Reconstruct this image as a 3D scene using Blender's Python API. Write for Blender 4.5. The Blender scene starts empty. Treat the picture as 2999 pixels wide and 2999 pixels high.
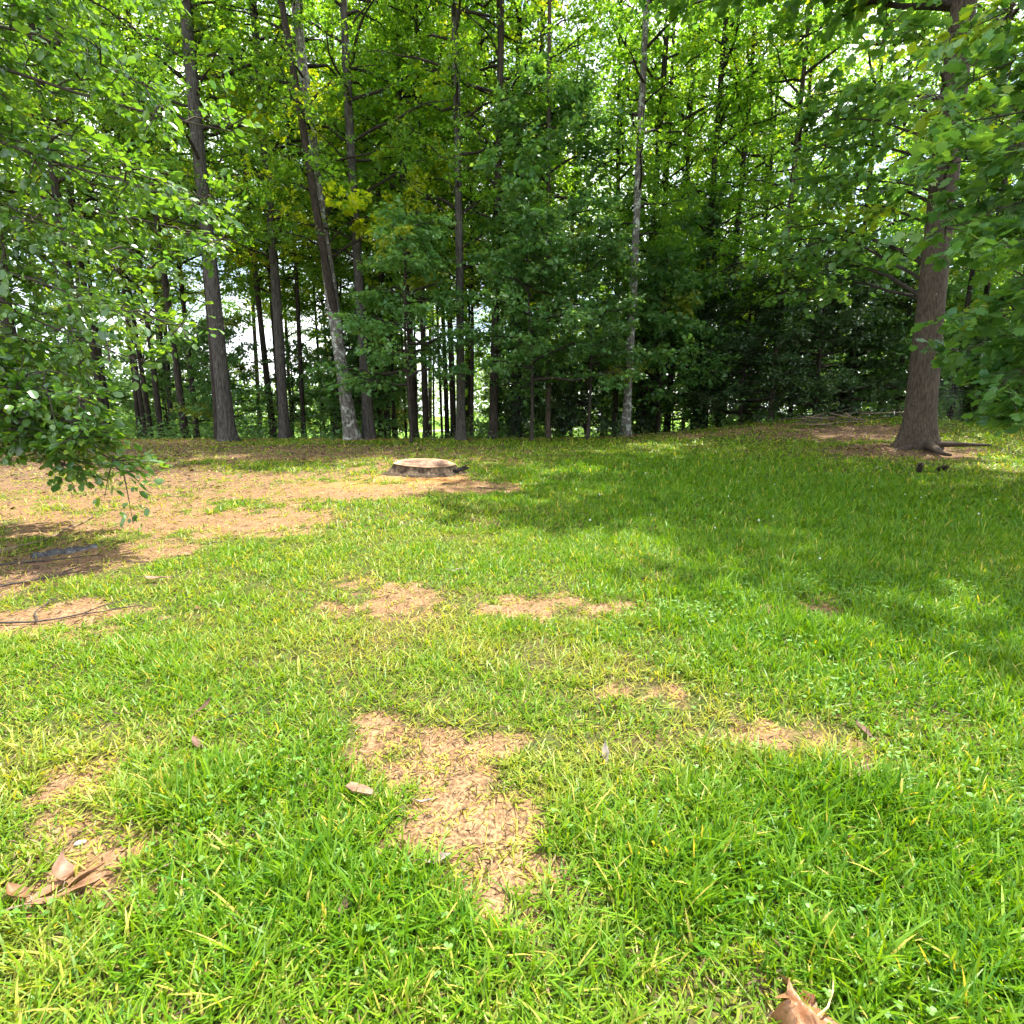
import bpy, math
import numpy as np
from mathutils import Vector, Matrix

R = math.radians
scene = bpy.context.scene
col = scene.collection
rng = np.random.default_rng(11)

# ------------------------------------------------------------------ camera
cam_d = bpy.data.cameras.new("camera")
cam = bpy.data.objects.new("camera", cam_d)
col.objects.link(cam)
cam_d.sensor_width = 36.0
cam_d.lens = 36.0 * 1040.0 / 1932.0
cam_d.clip_start = 0.05
cam_d.clip_end = 3000
cam.location = (0, 0, 1.55)
cam.rotation_euler = (R(80), 0, 0)
scene.camera = cam

# ------------------------------------------------------------------ light
SUN_EL, SUN_AZ = R(67), R(38)          # azimuth clockwise from +Y (straight ahead)
world = bpy.data.worlds.new("World")
scene.world = world
world.use_nodes = True
wn, wl = world.node_tree.nodes, world.node_tree.links
wn.clear()
w_out = wn.new("ShaderNodeOutputWorld")
w_bg = wn.new("ShaderNodeBackground")
w_sky = wn.new("ShaderNodeTexSky")
w_sky.sky_type = 'NISHITA'
w_sky.sun_disc = False
w_sky.sun_elevation = SUN_EL
w_sky.sun_rotation = SUN_AZ
w_sky.dust_density = 2.0
w_tc = wn.new("ShaderNodeTexCoord")
w_map = wn.new("ShaderNodeMapping")
w_map.inputs["Scale"].default_value = (1, 1, 2.2)
w_noise = wn.new("ShaderNodeTexNoise")
w_noise.inputs["Scale"].default_value = 2.6
w_noise.inputs["Detail"].default_value = 4
w_noise.inputs["Roughness"].default_value = 0.55
w_ramp = wn.new("ShaderNodeValToRGB")
w_ramp.color_ramp.elements[0].position = 0.40
w_ramp.color_ramp.elements[1].position = 0.58
w_mix = wn.new("ShaderNodeMix")
w_mix.data_type = 'RGBA'
w_mix.inputs[7].default_value = (8.5, 8.7, 9.0, 1)     # sunlit cumulus
wl.new(w_tc.outputs["Generated"], w_map.inputs[0])
wl.new(w_map.outputs[0], w_noise.inputs["Vector"])
wl.new(w_noise.outputs["Fac"], w_ramp.inputs[0])
wl.new(w_ramp.outputs[0], w_mix.inputs[0])
wl.new(w_sky.outputs[0], w_mix.inputs[6])
wl.new(w_mix.outputs[2], w_bg.inputs[0])
w_bg.inputs[1].default_value = 0.14
world.cycles.sampling_method = "NONE"
wl.new(w_bg.outputs[0], w_out.inputs[0])

sun_d = bpy.data.lights.new("sun", 'SUN')
sun_d.energy = 5.0
sun_d.angle = R(0.55)
sun_d.color = (1.0, 0.95, 0.86)
sun = bpy.data.objects.new("sun", sun_d)
col.objects.link(sun)
sdir = Vector((math.sin(SUN_AZ) * math.cos(SUN_EL), math.cos(SUN_AZ) * math.cos(SUN_EL), math.sin(SUN_EL)))
sun.rotation_euler = sdir.to_track_quat('Z', 'Y').to_euler()
sun.location = (20, 25, 60)

scene.view_settings.view_transform = 'Standard'
scene.view_settings.look = 'None'
scene.view_settings.gamma = 1
scene.view_settings.use_curve_mapping = False
scene.view_settings.exposure = 1.55

scene.render.engine = 'CYCLES'
cy = scene.cycles
cy.max_bounces = 8
cy.diffuse_bounces = 5
cy.glossy_bounces = 1
cy.transmission_bounces = 6
cy.transparent_max_bounces = 4
cy.sample_clamp_indirect = 6.0
cy.caustics_reflective = False
cy.caustics_refractive = False
cy.use_adaptive_sampling = True
cy.adaptive_threshold = 0.04
cy.use_light_tree = False
cy.use_denoising = True
cy.denoiser = 'OPENIMAGEDENOISE'
cy.denoising_input_passes = 'RGB_ALBEDO_NORMAL'


# ------------------------------------------------------------------ noise and terrain
def hash2(i, j, s):
    n = (i.astype(np.int64) * 374761393 + j.astype(np.int64) * 668265263 + s * 974634777) & 0x7fffffff
    n = ((n ^ (n >> 13)) * 1274126177) & 0x7fffffff
    return ((n ^ (n >> 16)) & 0xffff) / 65535.0


def vnoise(x, y, s=0):
    x = np.asarray(x, float); y = np.asarray(y, float)
    i = np.floor(x); j = np.floor(y)
    u = x - i; v = y - j
    u = u * u * (3 - 2 * u); v = v * v * (3 - 2 * v)
    a = hash2(i, j, s); b = hash2(i + 1, j, s); c = hash2(i, j + 1, s); d = hash2(i + 1, j + 1, s)
    return (a * (1 - u) + b * u) * (1 - v) + (c * (1 - u) + d * u) * v


def fbm(x, y, s=0, o=3):
    t = 0; a = 1; w = 0
    for k in range(o):
        t = t + a * vnoise(x * 2 ** k, y * 2 ** k, s + k); w += a; a *= 0.5
    return t / w


def height(x, y):
    x = np.asarray(x, float); y = np.asarray(y, float)
    s = np.clip((y - 12) / 8, 0, 1)
    up = 0.047 * np.minimum(y, 12) + 0.376 * (s - s * s * 0.5)
    fall = np.clip((y - 18) / 20, 0, 1); fall = fall * fall * (3 - 2 * fall)
    z = up - 1.5 * fall + 0.5 * np.clip((y - 40) / 60, 0, 1)
    return z + 0.75 * np.exp(-((x - 11.5) / 5.5) ** 2 - ((y - 18.5) / 5.0) ** 2)


def hgt(x, y):
    return float(height(x, y))


# bare or worn soil: x, y, half width, half depth, strength (metres)
BARE = [(-3.40, 3.55, .80, .30, 1), (-3.63, 5.16, .61, .40, .9), (-3.27, 6.31, 1.10, .62, 1), (-2.67, 6.47, .50, .60, 1),
        (-2.13, 8.32, .88, .66, 1), (-.92, 8.95, .95, .62, 1), (-1.63, 9.9, .92, .70, 1), (-5.06, 8.59, 2.22, 1.0, .7),
        (-8.49, 10.66, 2.4, 1.66, .8), (-6.51, 13.6, 6.05, 2.15, .66), (-6.07, 7.74, 1.64, .83, .6), (-4.07, 4.55, .63, .44, .8),
        (-.38, 8.49, .41, .36, .8), (-.90, 4.0, .48, .34, .45), (.40, 3.83, .50, .22, .55), (-1.36, 4.32, .26, .15, .5),
        (-.76, 11.97, 1.38, .53, .5), (-5.6, 9.5, 3.0, 1.3, .72), (-5.0, 6.2, 1.5, .9, .6), (-4.6, 5.2, .9, .5, .7), (-5.7, 7.0, 2.3, 1.7, .8), (-4.6, 5.1, 1.0, .8, .8), (-3.7, 8.5, 1.9, 1.2, .8), (-7.2, 9.6, 3.4, 2.0, .8), (-3.6, 10.9, 2.4, 1.0, .5), (-.38, 2.18, .34, .19, .75), (-.17, 1.84, .28, .26, .86), (-.06, 1.52, .24, .18, .72),
        (.04, 1.33, .13, .08, .55), (-.51, 2.35, .22, .09, .6), (-1.48, 1.70, .22, .13, .95), (-1.76, 1.95, .19, .15, .55),
        (-1.32, 1.52, .25, .08, .8), (-1.70, 2.19, .30, .18, .42), (-1.42, 1.47, .15, .08, .75), (1.25, 2.32, .34, .10, .62),
        (1.46, 2.26, .19, .09, .55), (.77, 2.6, .32, .14, .4), (1.49, 2.08, .13, .09, .6), (2.14, 3.78, .42, .21, .3),
        (8.99, 12.5, 1.55, .9, .95), (9.17, 15.2, 1.9, 1.2, .85), (6.75, 17.0, 2.6, .9, .6), (3.8, 18.4, 1.3, .6, .85),
        (-4.9, 18.3, 1.6, .9, .95), (-8.6, 17.6, 1.2, .9, .5), (-1.63, 18.1, 1.1, .6, .65)]
GREEN = [(-4.61, 11.11, 1.16, .7, .8), (-5.56, 7.11, .9, .4, .6), (-6.6, 6.2, .8, .5, .6), (-7.61, 9.79, .66, .42, .8), (-3.08, 4.40, .55, .28, .8),
         (-3.46, 5.92, .23, .14, .7), (-4.60, 5.61, .66, .37, .55), (-3.95, 7.32, .36, .35, .45), (-1.6, 7.4, .7, .4, .6)]
LUSH = [(3.6, 8.1, 3.8, 4.2, 1), (2.6, 3.8, 1.9, 1.4, 1), (1.15, 1.6, .85, .45, .9), (-.85, 1.38, .75, .25, .7), (-1.0, 1.95, .37, .26, .6)]
DRY = [(.75, 2.75, .60, .28, .8), (1.25, 2.38, .55, .22, .9), (-.6, 3.7, 1.0, .6, .7), (.4, 3.9, .9, .45, .8), (-1.7, 2.2, .5, .35, .8), (.1, 3.1, .8, .3, .5),
       (-1.5, 1.75, .45, .3, .7), (.1, 6.8, 1.6, 1.2, .5), (0, 8.6, 1.3, .7, .6), (-.1, 2.1, .55, .5, .6), (-3.2, 4.3, 1.0, .5, .5)]
LITTER = [(-8.49, 11.0, 4.0, 2.6, .9), (-6.5, 14.2, 6.5, 2.4, 1), (-4.3, 4.7, .8, .6, .8), (-5.6, 8.8, 1.8, 1.0, .4),
          (9.0, 12.6, 2.0, 1.2, .9), (9.2, 15.4, 2.4, 1.5, 1), (4, 18.5, 4, .8, .8)]
REDSOIL = [(-1.75, 9.55, .9, .45, 1), (-2.5, 8.9, .8, .5, .7), (-4.9, 18.3, 1.6, .9, .8), (-7.5, 12, 4, 1, .5)]


def blobs(x, y, tab, warp=0.25, s=3):
    wx = x + warp * (fbm(x * 1.6, y * 1.6, s) - 0.5) * np.minimum(1 + y * 0.12, 2.2) + 0.35 * warp * (vnoise(x * 9, y * 9, s + 5) - .5)
    wy = y + warp * (fbm(x * 1.6, y * 1.6, s + 9) - 0.5) * np.minimum(1 + y * 0.12, 2.2) + 0.35 * warp * (vnoise(x * 9, y * 9, s + 7) - .5)
    m = np.zeros_like(x)
    for cx, cyy, rx, ry, k in tab:
        d = np.sqrt(((wx - cx) / rx) ** 2 + ((wy - cyy) / ry) ** 2)
        m = np.maximum(m, k * np.clip((1.45 - d) / 0.95, 0, 1))
    return m


def bare_at(x, y):
    m = blobs(x, y, BARE)
    g = blobs(x, y, GREEN, s=31)
    far = np.clip((y - 17.5) / 1.6, 0, 1) * 0.75
    wornx = np.clip((-6.5 - x) / 3, 0, 1) * np.clip((y - 4.5) / 2, 0, 1) * 0.7
    m = np.maximum(np.maximum(m, far), wornx)
    tuft = fbm(x * 4.5, y * 4.5, 120) + .6 * vnoise(x * 15, y * 15, 124)
    return np.clip(m * 1.15 - 0.75 * g - 1.35 * (tuft - .74) * (m > .02), 0, 1)


# ------------------------------------------------------------------ mesh helpers
class MB:
    def __init__(self):
        self.v = []; self.f3 = []; self.f4 = []; self.a = {}; self.n = 0

    def add(self, v, f3=None, f4=None, **attrs):
        v = np.asarray(v, np.float32).reshape(-1, 3)
        if f3 is not None and len(f3): self.f3.append(np.asarray(f3, np.int64).reshape(-1, 3) + self.n)
        if f4 is not None and len(f4): self.f4.append(np.asarray(f4, np.int64).reshape(-1, 4) + self.n)
        self.v.append(v)
        for k, a in attrs.items():
            a = np.asarray(a, np.float32)
            if a.ndim == 0: a = np.full(len(v), a, np.float32)
            self.a.setdefault(k, []).append(a)
        self.n += len(v)

    def mesh(self, name, mat, smooth=True):
        me = bpy.data.meshes.new(name)
        v = np.concatenate(self.v)
        f3 = np.concatenate(self.f3) if self.f3 else np.zeros((0, 3), np.int64)
        f4 = np.concatenate(self.f4) if self.f4 else np.zeros((0, 4), np.int64)
        me.vertices.add(len(v)); me.vertices.foreach_set("co", v.ravel())
        loops = np.concatenate([f3.ravel(), f4.ravel()]).astype(np.int32)
        me.loops.add(len(loops)); me.loops.foreach_set("vertex_index", loops)
        nf = len(f3) + len(f4)
        me.polygons.add(nf)
        starts = np.concatenate([np.arange(len(f3)) * 3, len(f3) * 3 + np.arange(len(f4)) * 4]).astype(np.int32)
        me.polygons.foreach_set("loop_start", starts)
        me.polygons.foreach_set("use_smooth", np.full(nf, smooth, bool))
        for k, a in self.a.items():
            at = me.attributes.new(k, 'FLOAT', 'POINT')
            at.data.foreach_set("value", np.concatenate(a))
        me.update(calc_edges=True)
        for m in (mat if isinstance(mat, (list, tuple)) else [mat]):
            me.materials.append(m)
        return me


def link(name, me, parent=None, loc=None):
    o = bpy.data.objects.new(name, me)
    col.objects.link(o)
    if parent is not None: o.parent = parent
    if loc is not None: o.location = loc
    return o


def tag(o, label, cat, group=None, kind=None):
    o["label"] = label; o["category"] = cat
    if group: o["group"] = group
    if kind: o["kind"] = kind
    return o


def thing(name, loc, label, cat, group=None):
    o = link(name, None)
    o.location = loc
    o.empty_display_size = 0.2
    return tag(o, label, cat, group)


def norm(a):
    return a / np.maximum(np.linalg.norm(a, axis=-1, keepdims=True), 1e-9)


def tube(mb, pts, rad, sides=6, cap=False, **attrs):
    pts = np.asarray(pts, float); rad = np.asarray(rad, float)
    n = len(pts)
    t = norm(np.gradient(pts, axis=0))
    ref = np.array([0., 0., 1.]) if abs(t[0][2]) < 0.9 else np.array([1., 0., 0.])
    a = norm(np.cross(t, ref)); b = np.cross(t, a)
    ang = np.arange(sides) * 2 * np.pi / sides
    ring = pts[:, None, :] + rad[:, None, None] * (np.cos(ang)[None, :, None] * a[:, None, :] + np.sin(ang)[None, :, None] * b[:, None, :])
    i = np.arange(n - 1)[:, None] * sides; k = np.arange(sides)[None, :]; k2 = (k + 1) % sides
    q = np.stack([i + k, i + k2, i + sides + k2, i + sides + k], -1).reshape(-1, 4)
    v = ring.reshape(-1, 3); f3 = None
    if cap:
        v = np.concatenate([v, pts[:1], pts[-1:]])
        m = n * sides; k = np.arange(sides); k2 = (k + 1) % sides
        f3 = np.concatenate([np.stack([np.full(sides, m), k2, k], 1), np.stack([np.full(sides, m + 1), (n - 1) * sides + k, (n - 1) * sides + k2], 1)])
    mb.add(v, f3, q, **attrs)


# leaf outlines: (along, across, lift), triangles
LEAF2 = (np.array([(0, 0, 0), (.45, .5, .10), (1, 0, -.06), (.45, -.5, .10)]), np.array([(0, 2, 1), (0, 3, 2)]))
LEAF4 = (np.array([(0, 0, 0), (.28, .42, .06), (.74, .40, .05), (1, 0, -.06), (.74, -.40, .05), (.28, -.42, .06)]), np.array([(0, 3, 2), (0, 2, 1), (0, 5, 4), (0, 4, 3)]))
LEAF6 = (np.array([(0, 0, 0), (.22, .36, .05), (.55, .5, .08), (.86, .28, .02), (1, 0, -.06), (.86, -.28, .02), (.55, -.5, .08), (.22, -.36, .05), (.5, 0, -.02)]),
         np.array([(8, 0, 7), (8, 7, 6), (8, 6, 5), (8, 5, 4), (8, 4, 3), (8, 3, 2), (8, 2, 1), (8, 1, 0)]))
LOBED = (np.array([(.42, 0, -.03), (0, 0, 0), (.10, .34, .04), (.28, .58, .06), (.44, .34, .05), (.66, .54, .02), (.80, .28, 0), (1, .16, -.05), (.90, 0, -.02),
                   (1, -.16, -.05), (.80, -.28, 0), (.66, -.54, .02), (.44, -.34, .05), (.28, -.58, .06), (.10, -.34, .04)]),
         np.array([(0, i + 1, i) for i in range(1, 14)] + [(0, 1, 14)])[:, [0, 2, 1]])


def leaves(mb, C, D, N, L, W, tmpl, rnd, tint):
    """one leaf per row: base C, axis D, face normal N, length L, width W"""
    tv, tf = tmpl
    D = norm(D); S = norm(np.cross(N, D)); N = np.cross(D, S)
    P = C[:, None, :] + tv[None, :, 0, None] * L[:, None, None] * D[:, None, :] + tv[None, :, 1, None] * W[:, None, None] * S[:, None, :] \
        + tv[None, :, 2, None] * L[:, None, None] * N[:, None, :]
    n, m = len(C), len(tv)
    f = (tf[None] + (np.arange(n) * m)[:, None, None]).reshape(-1, 3)
    mb.add(P.reshape(-1, 3), f, None, rnd=np.repeat(rnd, m), tint=np.repeat(tint, m))


# ------------------------------------------------------------------ materials
def new_mat(name):
    m = bpy.data.materials.new(name)
    m.use_nodes = True
    m.node_tree.nodes.clear()
    return m, m.node_tree.nodes, m.node_tree.links


def attr(n, name):
    a = n.new("ShaderNodeAttribute"); a.attribute_name = name
    return a.outputs["Fac"]


def mixc(n, l, fac, a, b, mode='MIX'):
    m = n.new("ShaderNodeMix"); m.data_type = 'RGBA'; m.blend_type = mode
    for sock, val in ((m.inputs[0], fac), (m.inputs[6], a), (m.inputs[7], b)):
        if isinstance(val, bpy.types.NodeSocket): l.new(val, sock)
        elif isinstance(val, (int, float)): sock.default_value = val
        else: sock.default_value = (*val, 1)
    return m.outputs[2]


def ramp(n, l, src, p0, p1, c0=(0, 0, 0), c1=(1, 1, 1)):
    r = n.new("ShaderNodeValToRGB")
    r.color_ramp.elements[0].position = p0; r.color_ramp.elements[1].position = p1
    r.color_ramp.elements[0].color = (*c0, 1); r.color_ramp.elements[1].color = (*c1, 1)
    l.new(src, r.inputs[0])
    return r.outputs[0]


def noise(n, l, vec, scale, detail=4, rough=0.55):
    t = n.new("ShaderNodeTexNoise")
    t.inputs["Scale"].default_value = scale; t.inputs["Detail"].default_value = detail; t.inputs["Roughness"].default_value = rough
    if vec is not None: l.new(vec, t.inputs["Vector"])
    return t.outputs["Fac"]


def leaf_mat(name, c0, c1, ytint, trans, tfac=0.45, rough=0.45, spec=0.5, vary=0.35):
    m, n, l = new_mat(name)
    c = mixc(n, l, attr(n, "rnd"), c0, c1)
    c = mixc(n, l, attr(n, "tint"), c, ytint)
    oi = n.new("ShaderNodeObjectInfo")
    hs = n.new("ShaderNodeHueSaturation")
    mr = n.new("ShaderNodeMapRange"); mr.inputs[3].default_value = 1 - vary; mr.inputs[4].default_value = 1 + vary
    l.new(oi.outputs["Random"], mr.inputs[0]); l.new(mr.outputs[0], hs.inputs["Value"])
    l.new(c, hs.inputs["Color"])
    p = n.new("ShaderNodeBsdfPrincipled")
    l.new(hs.outputs[0], p.inputs["Base Color"])
    p.inputs["Roughness"].default_value = rough; p.inputs["Specular IOR Level"].default_value = spec
    t = n.new("ShaderNodeBsdfTranslucent")
    l.new(mixc(n, l, 1.0, hs.outputs[0], trans, 'MULTIPLY'), t.inputs[0])
    mx = n.new("ShaderNodeMixShader"); mx.inputs[0].default_value = tfac
    l.new(p.outputs[0], mx.inputs[1]); l.new(t.outputs[0], mx.inputs[2])
    o = n.new("ShaderNodeOutputMaterial"); l.new(mx.outputs[0], o.inputs[0])
    return m


def bark_mat(name, dark, light, lichen=None, amt=0.5, sc=1.0):
    m, n, l = new_mat(name)
    tc = n.new("ShaderNodeTexCoord")
    mp = n.new("ShaderNodeMapping"); mp.inputs["Scale"].default_value = (1, 1, .16)
    l.new(tc.outputs["Object"], mp.inputs[0])
    a = noise(n, l, mp.outputs[0], 26 * sc, 3, .65)
    b = noise(n, l, tc.outputs["Object"], 3.0, 2, .6)
    c = mixc(n, l, ramp(n, l, a, .36, .64), dark, light)
    c = mixc(n, l, mixc(n, l, .5, (0, 0, 0), ramp(n, l, b, .3, .8)), c, tuple(x * .45 for x in light))
    if lichen:
        lz = noise(n, l, tc.outputs["Object"], 5.5, 4, .7)
        c = mixc(n, l, ramp(n, l, lz, 1 - amt - .03, 1 - amt + .05), c, lichen)
    p = n.new("ShaderNodeBsdfPrincipled"); l.new(c, p.inputs["Base Color"])
    p.inputs["Roughness"].default_value = .9; p.inputs["Specular IOR Level"].default_value = .15
    bu = n.new("ShaderNodeBump"); bu.inputs["Strength"].default_value = .9; bu.inputs["Distance"].default_value = .03
    l.new(a, bu.inputs["Height"]); l.new(bu.outputs[0], p.inputs["Normal"])
    o = n.new("ShaderNodeOutputMaterial"); l.new(p.outputs[0], o.inputs[0])
    return m


def plain_mat(name, c0, c1, sc=20, rough=.8, spec=.2, bump=.3, trans=0.0, stretch=(1, 1, 1)):
    m, n, l = new_mat(name)
    tc = n.new("ShaderNodeTexCoord")
    mp = n.new("ShaderNodeMapping"); mp.inputs["Scale"].default_value = stretch
    l.new(tc.outputs["Object"], mp.inputs[0])
    f = noise(n, l, mp.outputs[0], sc, 3, .6)
    c = mixc(n, l, ramp(n, l, f, .35, .68), c0, c1)
    p = n.new("ShaderNodeBsdfPrincipled"); l.new(c, p.inputs["Base Color"])
    p.inputs["Roughness"].default_value = rough; p.inputs["Specular IOR Level"].default_value = spec
    bu = n.new("ShaderNodeBump"); bu.inputs["Strength"].default_value = bump; bu.inputs["Distance"].default_value = .01
    l.new(f, bu.inputs["Height"]); l.new(bu.outputs[0], p.inputs["Normal"])
    o = n.new("ShaderNodeOutputMaterial")
    if trans:
        t = n.new("ShaderNodeBsdfTranslucent"); l.new(c, t.inputs[0])
        mx = n.new("ShaderNodeMixShader"); mx.inputs[0].default_value = trans
        l.new(p.outputs[0], mx.inputs[1]); l.new(t.outputs[0], mx.inputs[2]); l.new(mx.outputs[0], o.inputs[0])
    else:
        l.new(p.outputs[0], o.inputs[0])
    return m


M_FOREST = leaf_mat("forest_leaf", (.046, .135, .028), (.125, .245, .040), (.34, .38, .02), (2.7, 2.5, .6), .55, .45, .35)
M_UNDER = leaf_mat("understory_leaf", (.050, .150, .048), (.105, .225, .062), (.26, .30, .03), (2.2, 2.0, .9), .42, .40, .5, .2)
M_GLOSSY = leaf_mat("glossy_leaf", (.034, .105, .026), (.095, .190, .040), (.22, .30, .02), (3.0, 2.8, .5), .34, .25, .9, .1)
M_BROAD = leaf_mat("broad_leaf", (.055, .160, .050), (.115, .245, .070), (.26, .34, .02), (2.6, 2.3, .6), .40, .38, .5, .1)
M_DARK = leaf_mat("dark_leaf", (.018, .048, .016), (.040, .085, .025), (.10, .12, .02), (1.8, 1.8, .7), .25, .40, .5, .2)
M_FAR = leaf_mat("far_leaf", (.060, .135, .020), (.120, .220, .030), (.28, .32, .04), (2.0, 1.8, .8), .45, .5, .3, .2)
M_GRASS = leaf_mat("grass_blade", (.050, .160, .006), (.190, .325, .010), (.46, .40, .09), (1.9, 1.6, .4), .38, .45, .3, 0)
M_STRAW = leaf_mat("dead_grass", (.17, .11, .055), (.34, .25, .13), (.055, .033, .02), (.8, .7, .6), .2, .6, .3, 0)
M_LITTER = leaf_mat("leaf_litter", (.13, .070, .035), (.36, .22, .12), (.05, .03, .02), (.8, .6, .4), .15, .6, .3, 0)
M_CLOVER = leaf_mat("clover_leaf", (.10, .24, .035), (.16, .32, .06), (.2, .3, .05), (1.6, 1.5, .5), .35, .5, .4, 0)
M_BARK_GREY = bark_mat("grey_bark", (.028, .025, .021), (.110, .099, .086), (.185, .19, .17), .34)
M_BARK_LICHEN = bark_mat("lichen_bark", (.055, .048, .041), (.20, .18, .155), (.36, .38, .33), .45)
M_BARK_DARK = bark_mat("dark_bark", (.018, .015, .012), (.070, .056, .044))
M_BARK_BROWN = bark_mat("brown_bark", (.034, .026, .019), (.118, .092, .068), (.18, .165, .14), .32, 1.6)
M_TWIG = plain_mat("twig_bark", (.035, .028, .022), (.10, .080, .062), 30)
M_TWIG_PALE = plain_mat("pale_twig", (.13, .09, .06), (.30, .22, .15), 30)


# ------------------------------------------------------------------ ground
def axis(segs):
    out = [segs[0][0]]
    for a, b, n in segs:
        out += list(np.linspace(a, b, n + 1)[1:])
    return np.array(out)


def ground_material():
    m, n, l = new_mat("ground_soil")
    g = n.new("ShaderNodeNewGeometry")
    pos = g.outputs["Position"]
    fine = noise(n, l, pos, 55, 3, .7)
    mid = noise(n, l, pos, 7, 3, .65)
    big = noise(n, l, pos, 1.3, 2, .6)
    sand = mixc(n, l, ramp(n, l, mid, .3, .7), (.205, .116, .054), (.33, .205, .108))
    sand = mixc(n, l, ramp(n, l, fine, .42, .56), mixc(n, l, .8, sand, (.085, .048, .028)), sand)
    red = mixc(n, l, ramp(n, l, fine, .3, .7), (.27, .115, .042), (.44, .22, .085))
    sand = mixc(n, l, attr(n, "red"), sand, red)
    litter = mixc(n, l, ramp(n, l, fine, .35, .68), (.060, .036, .022), (.21, .13, .078))
    sand = mixc(n, l, attr(n, "litter"), sand, litter)
    thatch = mixc(n, l, ramp(n, l, fine, .35, .65), (.030, .030, .010), (.15, .108, .048))
    thatch = mixc(n, l, ramp(n, l, big, .35, .65), thatch, (.050, .070, .014))
    # worn edge broken up by noise
    ad = n.new("ShaderNodeMath"); ad.operation = 'ADD'
    sc = n.new("ShaderNodeMath"); sc.operation = 'MULTIPLY_ADD'
    l.new(mid, sc.inputs[0]); sc.inputs[1].default_value = .7; sc.inputs[2].default_value = -.35
    l.new(attr(n, "bare"), ad.inputs[0]); l.new(sc.outputs[0], ad.inputs[1])
    c = mixc(n, l, ramp(n, l, ad.outputs[0], .22, .55), thatch, sand)
    field = mixc(n, l, ramp(n, l, big, .3, .7), (.11, .22, .025), (.17, .28, .04))
    c = mixc(n, l, attr(n, "field"), c, field)
    p = n.new("ShaderNodeBsdfPrincipled"); l.new(c, p.inputs["Base Color"])
    p.inputs["Roughness"].default_value = .95; p.inputs["Specular IOR Level"].default_value = .1
    bu = n.new("ShaderNodeBump"); bu.inputs["Strength"].default_value = .8; bu.inputs["Distance"].default_value = .012
    l.new(fine, bu.inputs["Height"]); l.new(bu.outputs[0], p.inputs["Normal"])
    o = n.new("ShaderNodeOutputMaterial"); l.new(p.outputs[0], o.inputs[0])
    return m


gx = axis([(-500, -120, 8), (-120, -40, 16), (-40, -14, 40), (-14, -5, 60), (-5, 5, 150), (5, 14, 60), (14, 40, 40), (40, 120, 16), (120, 500, 8)])
gy = axis([(-60, -4, 10), (-4, .7, 12), (.7, 4.5, 90), (4.5, 12, 80), (12, 24, 70), (24, 50, 30), (50, 110, 24), (110, 700, 14)])
X, Y = np.meshgrid(gx, gy)
xf, yf = X.ravel(), Y.ravel()
bm_ = bare_at(xf, yf)
near = np.clip((14 - yf) / 10, 0, 1) * (np.abs(xf) < 16)
zf = height(xf, yf) + near * bm_ * (.050 * (fbm(xf * 6, yf * 6, 77) - .5) + .022 * (vnoise(xf * 22, yf * 22, 5) - .5)) \
    + .05 * (fbm(xf * .8, yf * .8, 50) - .5) * np.clip((yf - 12) / 6, 0, 1)
wood_floor = np.clip((yf - 19) / 2, 0, 1) * (yf < 48)
mb = MB()
nx, ny = len(gx), len(gy)
ii = (np.arange(ny - 1)[:, None] * nx + np.arange(nx - 1)[None, :]).ravel()
mb.add(np.stack([xf, yf, zf], 1), None, np.stack([ii, ii + 1, ii + nx + 1, ii + nx], 1),
       bare=np.maximum(bm_, wood_floor * .8), litter=np.maximum(blobs(xf, yf, LITTER, .6), wood_floor), red=blobs(xf, yf, REDSOIL, .4),
       field=np.clip((yf - 48) / 6, 0, 1))
ground = link("ground", mb.mesh("ground", ground_material()))
ground["kind"] = "structure"

# pale gravel drive far behind the trunks
mb = MB()
t = np.linspace(0, 1, 20)
px = 1.0 + t * 16 - 20 * (1 - t); py = 66 + 12 * t
mb.add(np.concatenate([np.stack([px, py, height(px, py) + .05], 1), np.stack([px, py + 5, height(px, py + 5) + .05], 1)]), None,
       [(i, i + 1, i + 21, i + 20) for i in range(19)])
path = link("path", mb.mesh("path", plain_mat("gravel", (.45, .42, .40), (.62, .60, .58), 4)))
path["kind"] = "structure"


# ------------------------------------------------------------------ trees
def make_trunk(mb, H, r, seed, flare=.55, flare_h=.7, lean_bow=.15, sides=14, top=.42, lump=.05):
    """tapering trunk along local z with root flare and an uneven surface"""
    g = np.random.default_rng(seed)
    zs = np.concatenate([[-.35, -.05, .08, .2, .35, .55, .8, 1.2], np.linspace(1.7, H, max(8, int(H * 1.2)))])
    ang = np.arange(sides) * 2 * np.pi / sides
    ph = g.random(4) * 6.28
    rings = []
    for z in zs:
        tt = max(z, 0) / H
        rr = r * (1 - (1 - top) * tt ** .9)
        fl = flare * math.exp(-max(z, 0) / flare_h * 2.2)
        k = 1 + fl * (.75 + .45 * np.cos(5 * ang + ph[0]) + .25 * np.cos(3 * ang + ph[1])) + lump * np.sin(2 * ang + ph[2] + z * 1.3) + lump * .6 * np.sin(4 * ang + z * 3.1 + ph[3])
        ox = lean_bow * math.sin(tt * 3.0 + ph[1]) * tt * 1.2; oy = lean_bow * math.sin(tt * 3.4 + ph[2]) * tt
        rings.append(np.stack([ox + rr * k * np.cos(ang), oy + rr * k * np.sin(ang), np.full(sides, z)], 1))
    v = np.concatenate(rings); n = len(zs)
    i = np.arange(n - 1)[:, None] * sides; k = np.arange(sides)[None, :]; k2 = (k + 1) % sides
    mb.add(v, None, np.stack([i + k, i + k2, i + sides + k2, i + sides + k], -1).reshape(-1, 4))


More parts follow.
